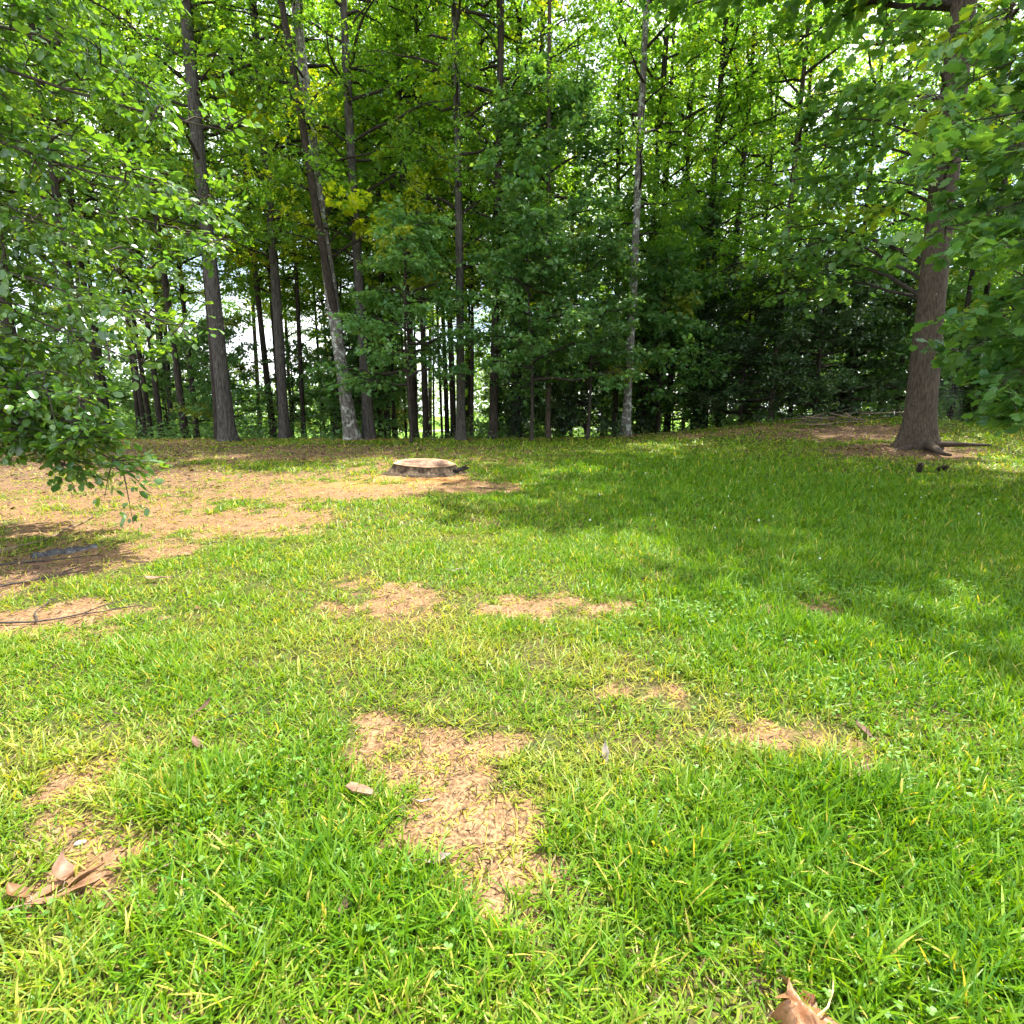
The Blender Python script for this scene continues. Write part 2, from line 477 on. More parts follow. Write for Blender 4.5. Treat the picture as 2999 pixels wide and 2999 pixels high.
def spray(mb, tw, g, c, out, rs, n, L, tmpl, flat=.35, droop=.25, ytint=0.0, rw=.72, jit=.55):
    """a spray of leaves set on a few twiglets that fan out from c along out"""
    k = max(3, n // 12)
    dirs = norm(out[None] * .8 + g.normal(0, .75, (k, 3)) * np.array([1, 1, flat * 1.3]))
    ends = c + dirs * rs * g.uniform(.55, 1.1, (k, 1)) - np.array([0, 0, droop * rs]) * g.uniform(.2, 1, (k, 1))
    if tw is not None:
        for e in ends:
            tube(tw, [c, (c + e) / 2 + np.array([0, 0, .06 * rs]), e], [.006 + .006 * rs, .005, .003], 3)
    w = g.integers(0, k, n); t = g.uniform(.15, 1.05, n) ** .8
    P = c + (ends[w] - c) * t[:, None] + g.normal(0, .12 * rs, (n, 3)) * np.array([1, 1, .6])
    D = dirs[w] + g.normal(0, .7, (n, 3)) * np.array([1, 1, .5]) - np.array([0, 0, .35])
    N = np.array([0, 0, 1.]) + g.normal(0, jit, (n, 3))
    ll = L * g.uniform(.5, 1.4, n)
    tint = np.clip(ytint + g.normal(0, .08, n), 0, 1) * (g.random(n) < .9) + (g.random(n) < .006) * .6
    leaves(mb, P, D, N, ll, ll * rw, tmpl, np.clip(g.normal(.5, .25, n), 0, 1), np.clip(tint, 0, 1))


def crown_proto(name, seed, z0, z1, rad, nlimb, per, nleaf, L, mat, tmpl=LEAF2, e0=18, e1=48, rs=.62, profile=lambda u: .55 + .9 * u * (1 - u) * 1.6, flat=.35, yel=.06):
    g = np.random.default_rng(seed)
    lv, br = MB(), MB()
    for i in range(nlimb):
        u = (i + g.random()) / nlimb
        z = z0 + (z1 - z0) * u
        az = i * 2.399 + g.normal(0, .5)
        ln = rad * profile(u) * g.uniform(.65, 1.15)
        e = R(g.uniform(e0, e1) * (1 - .25 * (1 - u)))
        h = np.array([math.cos(az), math.sin(az), 0])
        tt = np.linspace(0, 1, 6)
        pts = np.array([0, 0, z]) + h * (ln * tt)[:, None] + np.array([0, 0, 1]) * ((ln * math.tan(e)) * tt * (1 - .45 * tt))[:, None] + np.cumsum(g.normal(0, .035 * ln, (6, 3)), 0) * (tt > 0)[:, None]
        tube(br, pts, (.012 + .017 * ln) * (1 - .85 * tt), 4)
        cy_ = g.random() < yel
        for s in range(per):
            ts = .25 + .8 * (s + g.random()) / per
            j = min(int(ts * 5), 4); f = ts * 5 - j
            p = pts[j] + (pts[j + 1] - pts[j]) * min(f, 1.1)
            side = np.array([-h[1], h[0], 0]) * g.choice([-1, 1])
            out = norm(h * .6 + side * g.uniform(.1, 1) + np.array([0, 0, g.normal(0, .3)]))
            q = p + out * g.uniform(.1, .55) * rad * .22
            tube(br, [p, q], [.010, .006], 3)
            spray(lv, None, g, q, out, rs * g.uniform(.7, 1.3), nleaf, L, tmpl, flat, ytint=.75 if (cy_ and g.random() < .7) else g.random() * .12)
    return lv.mesh(name + "_leaves", mat), br.mesh(name + "_branches", M_BARK_DARK)


HI = [crown_proto("high_crown", 100 + k, 5.4, 17.5, 3.3, 34, 8, 44, .110, M_FOREST) for k in range(3)]
LO = [crown_proto("low_crown", 200 + k, 3.0, 16.5, 3.1, 38, 8, 44, .108, M_FOREST) for k in range(3)]
UND = [crown_proto("sapling_crown", 300 + k, .7, 5.6, 2.1, 26, 8, 46, .135, M_UNDER, e0=5, e1=30, rs=.55, profile=lambda u: 1.15 - .75 * u, flat=.2, yel=.05) for k in range(3)]
BUSH = [crown_proto("bush_crown", 400 + k, .15, 2.2, 1.35, 20, 5, 34, .12, M_DARK, e0=15, e1=55, rs=.42, profile=lambda u: 1.1 - .5 * u, yel=0) for k in range(2)]
CEDAR = crown_proto("cedar_crown", 450, .4, 5.5, 2.5, 46, 7, 60, .10, M_DARK, e0=-5, e1=18, rs=.55, profile=lambda u: 1.2 - 1.0 * u, flat=.16, yel=0)


def tree(name, x, y, r, lean, H, bark, crown, label, cat="tree", group=None, zoff=0.0, csc=1.0, seed=1, flare=.55, leany=0.0, ivy=0):
    z = hgt(x, y)
    root = thing(name, (x, y, z), label, cat, group)
    ax = Vector((lean, leany, 1)).normalized()
    root.rotation_euler = ax.to_track_quat('Z', 'Y').to_euler()
    mb = MB(); make_trunk(mb, H, r, seed, flare)
    link("trunk", mb.mesh("trunk", bark), root)
    if crown is not None:
        g = np.random.default_rng(seed + 999)
        rz = g.random() * 6.28
        for nm, me in (("crown", crown[0]), ("branches", crown[1])):
            o = link(nm, me, root, (0, 0, zoff)); o.rotation_euler = (0, 0, rz); o.scale = (csc, csc, csc * g.uniform(.94, 1.06))
    if ivy:
        g = np.random.default_rng(seed + 77); lv = MB(); n = int(ivy * 420)
        zz = ivy * g.random(n) ** 1.15; a = g.random(n) * 6.28; rr = r * 1.12 + np.abs(g.normal(0, .16, n)) * (1 - .5 * zz / ivy)
        P = np.stack([rr * np.cos(a), rr * np.sin(a), zz], 1)
        O = np.stack([np.cos(a), np.sin(a), np.zeros(n)], 1)
        ll = g.uniform(.07, .14, n)
        leaves(lv, P, O * .5 + g.normal(0, .5, (n, 3)) - np.array([0, 0, .7]), O + g.normal(0, .45, (n, 3)) + np.array([0, 0, .5]), ll, ll * .85, LEAF2, g.random(n), np.zeros(n))
        link("ivy", lv.mesh("ivy", M_DARK), root)
    return root


# ---- trees along the crest, each seen on its own
front = [
    ("twin_tree", -8.90, 17.4, .291, -.005, 25, M_BARK_GREY, HI[0], "thick grey trunk in front of a darker twin, left on the crest", .5, 1.0, 0),
    ("twin_tree", -9.75, 18.6, .190, .012, 24, M_BARK_DARK, HI[1], "dark trunk standing tight behind the thick grey trunk, its darker twin", 0, 1, 0),
    ("tall_tree", -7.97, 19.5, .215, .008, 24, M_BARK_GREY, HI[2], "straight grey-brown trunk between the twin trunks and the pale lichen-spotted trunk", 1, .9, 0),
    ("forked_tree", -5.25, 18.2, .270, -.081, 24, M_BARK_LICHEN, LO[0], "pale lichen-spotted trunk that leans left and forks above head height", 2.2, 1, 0),
    ("tall_tree", -4.78, 18.6, .225, -.01, 24, M_BARK_GREY, HI[1], "brown-grey trunk just to the right of the leaning lichen-spotted trunk", 0, 1, 0),
    ("slim_tree", -1.65, 18.0, .180, .0, 24, M_BARK_GREY, LO[1], "mottled grey trunk with a flared foot, right behind the stump's right edge", 2.0, .95, 0),
    ("slim_tree", -.63, 18.8, .179, .018, 24, M_BARK_DARK, LO[2], "dark brown trunk with broad foot, next right of the mottled grey one", 2.6, .95, 0),
    ("slim_tree", 1.21, 18.6, .106, -.004, 20, M_BARK_BROWN, UND[1], "thin plain brown trunk beside the dark glossy bush near the middle", 4.0, 1.2, 0),
    ("grey_tree", 3.80, 18.6, .177, .020, 24, M_BARK_LICHEN, LO[0], "light grey trunk with a wide foot on bare soil, right of the middle", 3.0, 1, 0),
    ("ivy_tree", .16, 21, .23, .004, 23, M_BARK_DARK, LO[1], "thick black ivy-covered trunk, left one of two behind the thin brown trunk", 1.5, 1, 6),
    ("ivy_tree", .97, 23, .198, .005, 23, M_BARK_DARK, LO[2], "black ivy-covered trunk directly behind the thin brown trunk", 1.5, 1, 6),
    ("ivy_tree", 5.15, 22, .189, .012, 23, M_BARK_DARK, LO[0], "dark ivy-clad trunk just right of the light grey trunk", 1, 1, 7),
    ("ivy_tree", 7.29, 22, .178, .02, 23, M_BARK_DARK, LO[1], "dark ivy-clad trunk beside the bright sky gap right of the middle", 1, 1, 9),
    ("ivy_tree", 8.54, 23, .175, .02, 23, M_BARK_DARK, LO[2], "dark ivy-clad trunk next right of the one at the sky gap", 1, 1, 8),
    ("slim_tree", 9.24, 20, .133, .02, 21, M_BARK_BROWN, LO[1], "short visible brown trunk on the shaded bank among dark evergreens", 1, .9, 0),
    ("slim_tree", 12.51, 21, .130, .01, 22, M_BARK_DARK, LO[2], "slender dark trunk rising out of the shade just left of the big right-hand trunk", 2, 1, 2),
    ("edge_tree", -16.62, 19, .272, -.02, 24, M_BARK_DARK, HI[2], "dark thick trunk at the far left edge behind the glossy branches", 0, 1, 0),
    ("edge_tree", -14.40, 19, .199, -.015, 24, M_BARK_DARK, HI[0], "dark trunk seen through the tips of the glossy branches at the left", 0, 1, 0),
    ("edge_tree", -12.35, 21, .160, -.02, 23, M_BARK_DARK, HI[1], "dark trunk alone between the glossy branches and the twin trunks", .5, .95, 0),
    ("stand_tree", -3.86, 22, .189, -.006, 23, M_BARK_DARK, HI[0], "dark thick trunk left of two straight behind the stump, against the bright far field", 0, .9, 0),
    ("stand_tree", -3.40, 22, .157, .004, 23, M_BARK_DARK, LO[2], "black trunk right of two straight behind the stump, against the bright far field", 3.0, .9, 0),
    ("stand_tree", 4.05, 22, .136, -.01, 22, M_BARK_DARK, LO[0], "dark trunk half hidden just left of the light grey trunk", 1, .9, 0),
    ("edge_tree", 14.86, 19, .099, .02, 20, M_BARK_DARK, LO[1], "thin dark trunk just right of the big right-hand trunk behind the wire mesh", 2, .9, 0),
    ("edge_tree", 17.08, 21, .130, .02, 21, M_BARK_DARK, LO[2], "dark trunk in deep shade near the right edge under the broad leaves", 1, 1, 4),
]
for k, (nm, x, y, r, ln, H, bk, cr, lab, zo, cs, iv) in enumerate(front):
    tree(nm, x, y, r * .80, ln, min(H, 19) + zo, bk, cr, lab, "tree", None, zo, cs, 500 + k, flare=.6 if r > .17 else .5, ivy=iv)



def extra_spray(root, pts, seed, ytint, L=.13, rs=.45, n=46):
    Mi = (Matrix.Translation(root.location) @ root.rotation_euler.to_matrix().to_4x4()).inverted()
    g = np.random.default_rng(seed)
    for p in pts:
        c = np.array(Mi @ Vector(p)); c0 = np.array([0, 0, c[2] - .5])
        br = MB(); tube(br, [c0, (c + c0) / 2 + np.array([0, 0, .15]), c], [.03, .022, .008], 5)
        b = link("branch", br.mesh("branch", M_BARK_DARK), root)
        lv = MB()
        for q in range(7):
            cc = c + g.normal(0, .36, 3) * np.array([1, 1, .5])
            spray(lv, None, g, cc, norm(g.normal(0, 1, 3) * np.array([1, 1, .3])), rs, n, L, LEAF6, .35, ytint=ytint, rw=.85)
        o = link("leaves", lv.mesh("leaves", M_FOREST), b); o["label"] = "yellowing leaf spray"


fr = {o["label"][:24]: o for o in bpy.data.objects if o.parent is None and "label" in o}
extra_spray(fr["straight grey-brown trun"], [(-8.0, 18.6, 10.6), (-7.6, 18.4, 10.1)], 71, .8)
extra_spray(fr["pale lichen-spotted trun"], [(-4.4, 17.5, 7.3), (-3.9, 17.5, 6.9), (-4.9, 17.6, 7.9), (-3.4, 17.6, 7.0)], 72, .75)
extra_spray(fr["mottled grey trunk with "], [(-2.55, 18.5, 9.3), (-2.5, 18.5, 8.7), (-2.4, 18.6, 11.4)], 73, .6)

# the second stem of the forked trunk
mb = MB(); zz = np.linspace(0, 1, 14)
tube(mb, np.c_[.06 + .50 * np.clip(zz * 5, 0, 1) ** .8 + 1.05 * zz, .05 * np.sin(zz * 7), 3.9 + 15 * zz], .13 * (1 - .6 * zz), 12)
link("second_stem", mb.mesh("second_stem", M_BARK_DARK), fr["pale lichen-spotted trun"])

# ---- slender trees of the stand behind, alike within each bunch
bunches = [
    ("slender_tree", "thin dark tree in the crowded stand behind the glossy branches at the left", "thin trees at the left of the stand", HI,
     [(-16.1, 22, .126), (-17.4, 26, .112), (-15.8, 24, .092), (-16.2, 25, .107), (-14.5, 23, .110), (-17.1, 28, .107), (-13.6, 24, .115), (-19.5, 27, .12), (-21, 24, .14), (-18.3, 30, .10), (-15.2, 29, .09), (-20.5, 33, .11)]),
    ("slender_tree", "thin dark tree in the gap between the twin trunks and the lichen-spotted trunk", "thin trees between the twin and lichen trunks", HI,
     [(-9.86, 23, .132), (-8.98, 24, .103), (-10.1, 30, .086), (-9.6, 31, .074), (-7.85, 25, .191), (-12.5, 31, .12), (-11.2, 27, .10), (-13.4, 34, .11), (-8.3, 28, .07), (-11.6, 36, .10), (-7.4, 30, .08), (-10.4, 25, .07)]),
    ("slender_tree", "thin dark tree in the stand behind the stump, between lichen-spotted and mottled trunks", "thin trees behind the stump", HI,
     [(-6.13, 26, .124), (-5.36, 24, .126), (-5.30, 25, .084), (-5.32, 28, .067), (-4.21, 30, .057), (-3.63, 29, .069), (-2.91, 25, .107), (-2.52, 24, .137), (-6.6, 31, .09), (-5.9, 34, .09), (-7.0, 28, .07), (-2.1, 27, .07), (-4.6, 27, .06)]),
    ("slender_tree", "thin tree in the dim stand behind the middle of the crest", "thin trees behind the middle", LO,
     [(-1.60, 22, .073), (-.60, 26, .087), (-.26, 30, .072), (.67, 27, .077), (2.41, 28, .080), (2.86, 27, .090), (-7.5, 36, .14), (-3, 37, .14), (1.5, 36, .14), (5.5, 34, .14)]),
    ("slender_tree", "thin dark tree in the dense stand between light grey trunk and big right-hand trunk", "thin trees at the right of the stand", LO,
     [(6.32, 25, .143), (6.67, 24, .137), (9.41, 27, .103), (10.62, 25, .119), (11.96, 24, .103), (9.5, 34, .15), (13.5, 31, .15), (17.8, 27, .15), (21, 24, .15), (17.5, 34, .15), (24, 30, .15)]),
]
sd = 900
for nm, lab, grp, prot, spots in bunches:
    for (x, y, r) in spots:
        sd += 1
        g = np.random.default_rng(sd)
        tree(nm, x, y, r, g.normal(0, .02), 17 + g.random() * 2, M_BARK_DARK, prot[sd % 3], lab, "tree", grp, g.uniform(-.3, 1.2) if prot is LO else g.uniform(-.3, 1.6), .9 + .2 * g.random(), sd, .4, g.normal(0, .02), ivy=(5 if prot is LO and sd % 3 == 0 else 0))


# ---- trees built limb by limb: limbs reach from the trunk to given tips
def limb_tree(root, bases, tips, seed, L, tmpl, mat, bark, per, nleaf, rs, flat, droop, rw, start=.3, sag=.25, r0=.05, jit=.55, ysel=.06, names=("crown", "limbs")):
    g = np.random.default_rng(seed); lv, br = MB(), MB()
    for i, tip in enumerate(tips):
        tip = np.array(tip, float)
        b = np.array(bases(tip), float)
        d = tip - b; ln = np.linalg.norm(d)
        tt = np.linspace(0, 1, 9)
        pts = b + d * tt[:, None] + np.array([0, 0, 1]) * (sag * ln * np.sin(np.pi * tt) * (1 - .35 * tt))[:, None] + np.cumsum(g.normal(0, .012 * ln, (9, 3)), 0) * (tt * (1 - tt) * 4)[:, None]
        tube(br, pts, r0 * (ln / 4) ** .5 * (1 - .88 * tt), 6)
        hd = norm(d * np.array([1, 1, 0]))
        yl = g.random() < ysel
        for s in range(per):
            ts = start + (1.0 - start) * (s + g.random()) / per
            j = min(int(ts * 8), 7); p = pts[j] + (pts[j + 1] - pts[j]) * (ts * 8 - j)
            side = np.array([-hd[1], hd[0], 0]) * (1 if s % 2 else -1)
            out = norm(norm(d) * .7 + side * g.uniform(.2, 1) + np.array([0, 0, g.normal(-.05, .25)]))
            q = p + out * g.uniform(.15, .75) * (1.15 - ts) * min(ln * .28, 1.2)
            tube(br, [p, (p + q) / 2 + np.array([0, 0, .03]), q], [.011, .008, .005], 4)
            spray(lv, br, g, q, out, rs * g.uniform(.7, 1.25), nleaf, L, tmpl, flat, droop, ytint=.7 if (yl and g.random() < .5) else g.random() * .15, rw=rw, jit=jit)
    link(names[0], lv.mesh(names[0], mat), root)
    link(names[1], br.mesh(names[1], bark), root)


def to_local(loc, pts):
    return [(p[0] - loc[0], p[1] - loc[1], p[2] - loc[2]) for p in pts]


# glossy-leaved tree whose trunk stands outside the frame at the left
gl = (-8.6, 6.4, hgt(-8.6, 6.4))
glossy = thing("glossy_tree", gl, "glossy dark-leaved branches drooping in from the left edge over the worn ground", "tree")
mb = MB(); make_trunk(mb, 9, .2, 41, .4)
link("trunk", mb.mesh("trunk", M_BARK_GREY), glossy)
GT = GLOSSY_TIPS = [(-2.72, 6.0, 4.29), (-2.95, 6.3, 3.37), (-3.47, 6.1, 4.68), (-3.33, 5.8, 2.44), (-3.62, 5.6, 2.05), (-3.76, 5.4, 1.00),
                    (-4.45, 5.6, 1.18), (-3.36, 6.2, 5.66), (-3.87, 6.3, 6.28), (-4.72, 6.4, 6.01), (-5.43, 6.2, 6.10), (-4.72, 6.0, 3.08),
                    (-4.83, 5.5, 1.86), (-4.41, 5.6, 1.60), (-3.03, 5.8, 3.55), (-3.82, 6.2, 3.07), (-4.40, 6.0, 4.08), (-4.90, 5.9, 4.67),
                    (-4.17, 6.1, 5.15), (-5.33, 6.1, 3.79), (-5.3, 5.8, 2.67), (-4.42, 5.8, 2.19), (-3.9, 5.2, 1.7), (-4.0, 6.6, 2.5), (-4.6, 7.0, 3.2),
                    (-4.9, 6.9, 5.3), (-5.6, 6.8, 4.6), (-3.5, 6.9, 4.0), (-5.2, 6.6, 2.0), (-6.0, 6.6, 6.9), (-5.0, 6.9, 7.0), (-3.86, 5.35, 1.12), (-4.02, 5.4, 1.22), (-4.25, 5.45, 1.25), (-4.5, 5.4, 1.32), (-3.95, 5.3, 1.35)]
limb_tree(glossy, lambda t: (0, 0, min(max(t[2] + .9, 1.6), 7.5)), to_local(gl, GT), 5, .082, LEAF4, M_GLOSSY, M_TWIG, 17, 54, .40, .6, .18, .66, .22, .10, .032, jit=.6)

# broad lobed leaves reaching in from a tree outside the frame at the right
bl = (10.6, 7.6, hgt(10.6, 7.6))
broad = thing("broadleaf_tree", bl, "large lobed green leaves reaching in from the right edge in front of the big trunk", "tree")
mb = MB(); make_trunk(mb, 16, .2, 43, .4)
link("trunk", mb.mesh("trunk", M_BARK_GREY), broad)
BT = []
for (x, y, zc) in [(4.55, 6.9, 4.2), (5.0, 7.2, 4.9), (4.9, 7.0, 3.6), (5.45, 7.0, 2.75), (6.1, 7.1, 1.95), (6.6, 7.3, 1.7), (5.6, 8.0, 6.3), (5.9, 7.2, 3.8), (6.5, 7.2, 4.5),
                   (6.5, 7.4, 3.1), (6.7, 7.6, 6.4), (7.2, 7.6, 7.0), (6.4, 8.2, 5.5), (5.5, 7.6, 4.1), (6.2, 8.0, 2.4), (7.0, 8.0, 2.4), (7.2, 7.8, 3.9), (7.4, 8.0, 5.6), (7.2, 8.3, 1.5), (5.3, 6.6, 3.3), (5.7, 6.8, 4.5), (6.0, 6.7, 3.0), (6.2, 6.9, 5.2), (6.6, 7.0, 2.5), (5.2, 7.8, 5.4), (6.9, 7.2, 5.0), (8.0, 9.0, 4.2), (8.2, 9.2, 2.8), (8.4, 9.0, 6.0), (7.9, 8.8, 7.4)]:
    BT.append((x, y, zc))
limb_tree(broad, lambda t: (0, 0, min(max(t[2] + .5, 1.4), 8)), to_local(bl, BT), 8, .118, LOBED, M_BROAD, M_TWIG, 14, 34, .50, .35, .5, .95, .34, .10, .032, jit=.5)

g = np.random.default_rng(91)  # unseen upper crown, added to shade the right side of the lawn
UB = [(bl[0] - 1.0 + 4.0 * math.sqrt((k + .5) / 30) * math.cos(k * 2.399), bl[1] + 1.9 + 4.0 * math.sqrt((k + .5) / 30) * math.sin(k * 2.399), 10.5 + g.uniform(0, 8)) for k in range(30)]
limb_tree(broad, lambda t: (0, 0, max(t[2] - .6 * math.hypot(t[0], t[1]), 6)), to_local(bl, UB), 18, .20, LEAF2, M_BROAD, M_BARK_DARK, 9, 34, .8, .35, .3, .95, .3, .05, .05, names=("shade_crown", "shade_limbs"))

# the big trunk on the right, with its high spreading crown
bx, by = 9.49, 13.0
bz = hgt(bx, by)
big = thing("big_tree", (bx, by, bz), "massive brown trunk with exposed roots standing alone on the right of the lawn", "tree")
big.rotation_euler = Vector((-.012, 0, 1)).normalized().to_track_quat('Z', 'Y').to_euler()
mb = MB(); make_trunk(mb, 26, .30, 61, .62, .85, .2, 28, .40, .035)
link("trunk", mb.mesh("trunk", M_BARK_BROWN), big)
for k, (a, ln, rr) in enumerate([(-.25, 1.5, .11), (-1.1, .9, .10), (3.5, 1.0, .10), (-2.2, .7, .09), (.6, 1.1, .08)]):
    rb = MB(); tt = np.linspace(0, 1, 8); g = np.random.default_rng(70 + k)
    rx = np.cos(a) * (.25 + ln * tt) + .06 * np.sin(tt * 5 + k); ry = np.sin(a) * (.25 + ln * tt) + .06 * np.cos(tt * 4 + k)
    rz_ = height(bx + rx, by + ry) - bz + .10 * (1 - tt) ** 1.5 - .03
    tube(rb, np.stack([rx, ry, rz_], 1), rr * (1 - .75 * tt), 8, True)
    link("root", rb.mesh("root", M_BARK_BROWN), big)
bigtips = []
g = np.random.default_rng(90)
for (x, y, zc) in [(4.9, 11.2, 7.0), (5.5, 11.6, 7.9), (6.4, 11.3, 8.4), (4.4, 11.0, 6.0), (4.6, 11.8, 5.3), (5.6, 11.0, 6.3), (6.5, 11.8, 7.0), (6.0, 12.4, 9.4), (7.4, 11.0, 9.3), (8.2, 10.6, 8.4), (10.8, 10.8, 8.8), (11.6, 11.6, 7.2), (7.9, 11.2, 7.3), (7.0, 12.6, 5.8)]:
    bigtips.append((x, y, zc))
limb_tree(big, lambda t: (0, 0, max(t[2] - .45 * math.hypot(t[0], t[1]), 3.2)), to_local((bx, by, bz), bigtips), 15, .15, LOBED, M_BROAD, M_BARK_DARK, 11, 26, .70, .35, .3, .95, .25, .08, .04, ysel=.2)
uptips = []  # high crown above the frame, offset and thickened to shade the lawn
for k in range(54):
    a = k * 2.399; rr = 5.6 * math.sqrt((k + .5) / 54)
    uptips.append((bx - 1.9 + rr * math.cos(a), by - 1.7 + rr * math.sin(a), 12.5 + g.uniform(0, 10) * (1.1 - rr / 8)))
limb_tree(big, lambda t: (0, 0, max(t[2] - .5 * math.hypot(t[0], t[1]), 9)), to_local((bx, by, bz), uptips), 16, .20, LEAF2, M_BROAD, M_BARK_DARK, 9, 36, .8, .35, .3, .95, .3, .05, .06, names=("shade_crown", "shade_limbs"))

# small trees of the understory
for k, (x, y, ci, s, lab) in enumerate([
        (-3.0, 16.6, 0, .95, "young tree with fresh green layered sprays in front of the crest, left of the middle"),
        (.6, 16.9, 1, .95, "young tree with layered leaf sprays in front of the crest at the middle"),
        (2.4, 17.6, 2, .9, "young leafy tree just left of the light grey trunk"),
        (5.4, 20.5, 0, 1.1, "young leafy tree right of the light grey trunk at the wood's edge"),
        (16.2, 17.0, 1, 1.1, "leafy young tree filling the shade right of the wire mesh"),
        (18.8, 18.0, 2, 1.2, "leafy young tree at the far right edge of the wood"),
        (13.2, 19.2, 0, .9, "dim young tree behind the brush pile left of the big trunk"),
        (-6.6, 22.5, 1, .8, "small leafy tree behind the gap left of the lichen-spotted trunk"),
        (-11.0, 21.5, 2, .75, "small leafy tree behind and left of the twin trunks")]):
    tree("young_tree", x, y, .05, .0, 6.2 * s, M_BARK_DARK, UND[ci], lab, "tree", None, .9 if k < 3 else 0, s, 1300 + k, .3)

g = np.random.default_rng(2024)
for lab, grp, x0, x1, y0, y1, cnt_, sc0 in [
        ("young leafy tree deep in the stand left of the lichen-spotted trunk", "young trees in the left of the stand", -.95, -.34, 24, 40, 11, 1.05),
        ("young leafy tree deep in the stand behind the middle of the crest", "young trees in the middle of the stand", -.30, .22, 23, 40, 11, 1.05),
        ("young leafy tree deep in the dark stand behind the bank", "young trees in the right of the stand", .25, .98, 22, 40, 15, 1.35)]:
    for q in range(cnt_):
        y = y0 + (y1 - y0) * (q + g.random()) / cnt_
        x = y * (x0 + (x1 - x0) * ((q * .618 + .1 * g.random()) % 1))
        if -.20 < x / y < -.11: x -= .10 * y
        s = sc0 * g.uniform(.8, 1.25)
        tree("understory_tree", x, y, .06, g.normal(0, .03), 6 * s, M_BARK_DARK, UND[q % 3], lab, "tree", grp, .3, s, 3000 + q, .3)
for lab, grp, prot, pts_ in [
        ("tall leafy tree far back whose crown closes the canopy behind the thin trunks", "tall trees at the back of the stand", LO,
         [(-30, 40), (-19, 42), (-6.5, 44), (3, 45), (8, 42), (13.5, 44), (19, 41), (27, 41), (35, 44), (-38, 46), (15, 36), (26, 33)])]:
    for q, (x, y) in enumerate(pts_):
        s = g.uniform(1.5, 1.8)
        tree("canopy_tree", x, y, .17, g.normal(0, .02), 26, M_BARK_DARK, prot[q % 3], lab, "tree", grp, 3.5 if x < -4 else .5, s, 3300 + q, .4)

for k, (x, y, ci, s, lab) in enumerate([
        (2.6, 19.6, 0, 1.0, "dark glossy bush at the foot of the wood, left of the light grey trunk"),
        (1.9, 20.6, 1, .9, "dark bush behind the thin brown trunk near the middle"),
        (14.9, 16.9, 1, 1.0, "dark low bush behind the wire mesh right of the big trunk"),
        (18.0, 16.2, 0, 1.2, "dark bush at the right edge of the lawn"),
        (-16.5, 17.8, 1, .9, "low dark bush under the glossy branches at the far left")]):
    z = hgt(x, y)
    b = thing("bush", (x, y, z), lab, "bush")
    for nm, me in (("crown", BUSH[ci][0]), ("branches", BUSH[ci][1])):
        o = link(nm, me, b); o.scale = (s, s, s); o.rotation_euler = (0, 0, k)
    mb = MB()
    for a in range(4): tube(mb, [(0, 0, -.1), (.1 * math.cos(a * 1.7), .1 * math.sin(a * 1.7), .6), (.25 * math.cos(a * 1.7), .25 * math.sin(a * 1.7), 1.6)], [.03, .025, .012], 6)
    link("stems", mb.mesh("stems", M_BARK_DARK), b)

for k, (x, y, s, lab) in enumerate([
        (10.4, 19.2, 1.0, "dark feathery evergreen on the shaded bank, nearest the brush pile"),
        (8.3, 20.3, .95, "dark feathery evergreen on the bank beside the short brown trunk"),
        (12.3, 20.4, 1.1, "dark feathery evergreen at the back of the bank behind the brush pile")]):
    tree("evergreen", x, y, .07, 0, 5.8 * s, M_BARK_DARK, CEDAR, lab, "tree", None, 0, s, 1400 + k, .3)

# ------------------------------------------------------------------ masses behind: undergrowth and distant wood
g = np.random.default_rng(21)
lv = MB()
for k in range(520):
    y = 20 + 26 * g.random() ** 1.2; x = g.uniform(-1.05, 1.05) * y * 1.0
    if y < 30 and -5.0 < x < -2.0 and g.random() < .85: continue
    z = hgt(x, y)
    if height(x, y) < -.9: pass
    n = 60; s = g.uniform(.35, .95) * (1.8 if x > 5 else 1)
    C = np.array([x, y, z]) + g.normal(0, 1, (n, 3)) * np.array([.55, .55, .38]) * s + np.array([0, 0, .45 * s])
    C[:, 2] = np.maximum(C[:, 2], z + .03)
    L = g.uniform(.10, .22, n)
    leaves(lv, C, g.normal(0, 1, (n, 3)) * np.array([1, 1, .4]), np.array([0, 0, 1.]) + g.normal(0, .5, (n, 3)), L, L * .7, LEAF2, g.random(n), np.clip(g.normal(.05, .08, n), 0, 1))
for k in range(240):
    y = g.uniform(17.6, 21.5); x = g.uniform(-1.0, 1.0) * y
    z = hgt(x, y); n = 16; s = g.uniform(.10, .28)
    C = np.array([x, y, z]) + g.normal(0, 1, (n, 3)) * np.array([.7, .7, .45]) * s + np.array([0, 0, .45 * s]); C[:, 2] = np.maximum(C[:, 2], z + .02)
    L = g.uniform(.05, .12, n)
    leaves(lv, C, g.normal(0, 1, (n, 3)) * np.array([1, 1, .6]), np.array([0, 0, 1.]) + g.normal(0, .5, (n, 3)), L, L * .6, LEAF2, g.random(n), np.clip(g.normal(.05, .1, n), 0, 1))
ug = link("undergrowth", lv.mesh("undergrowth", M_UNDER))
tag(ug, "low green undergrowth covering the wood floor behind the crest", "undergrowth", kind="stuff")

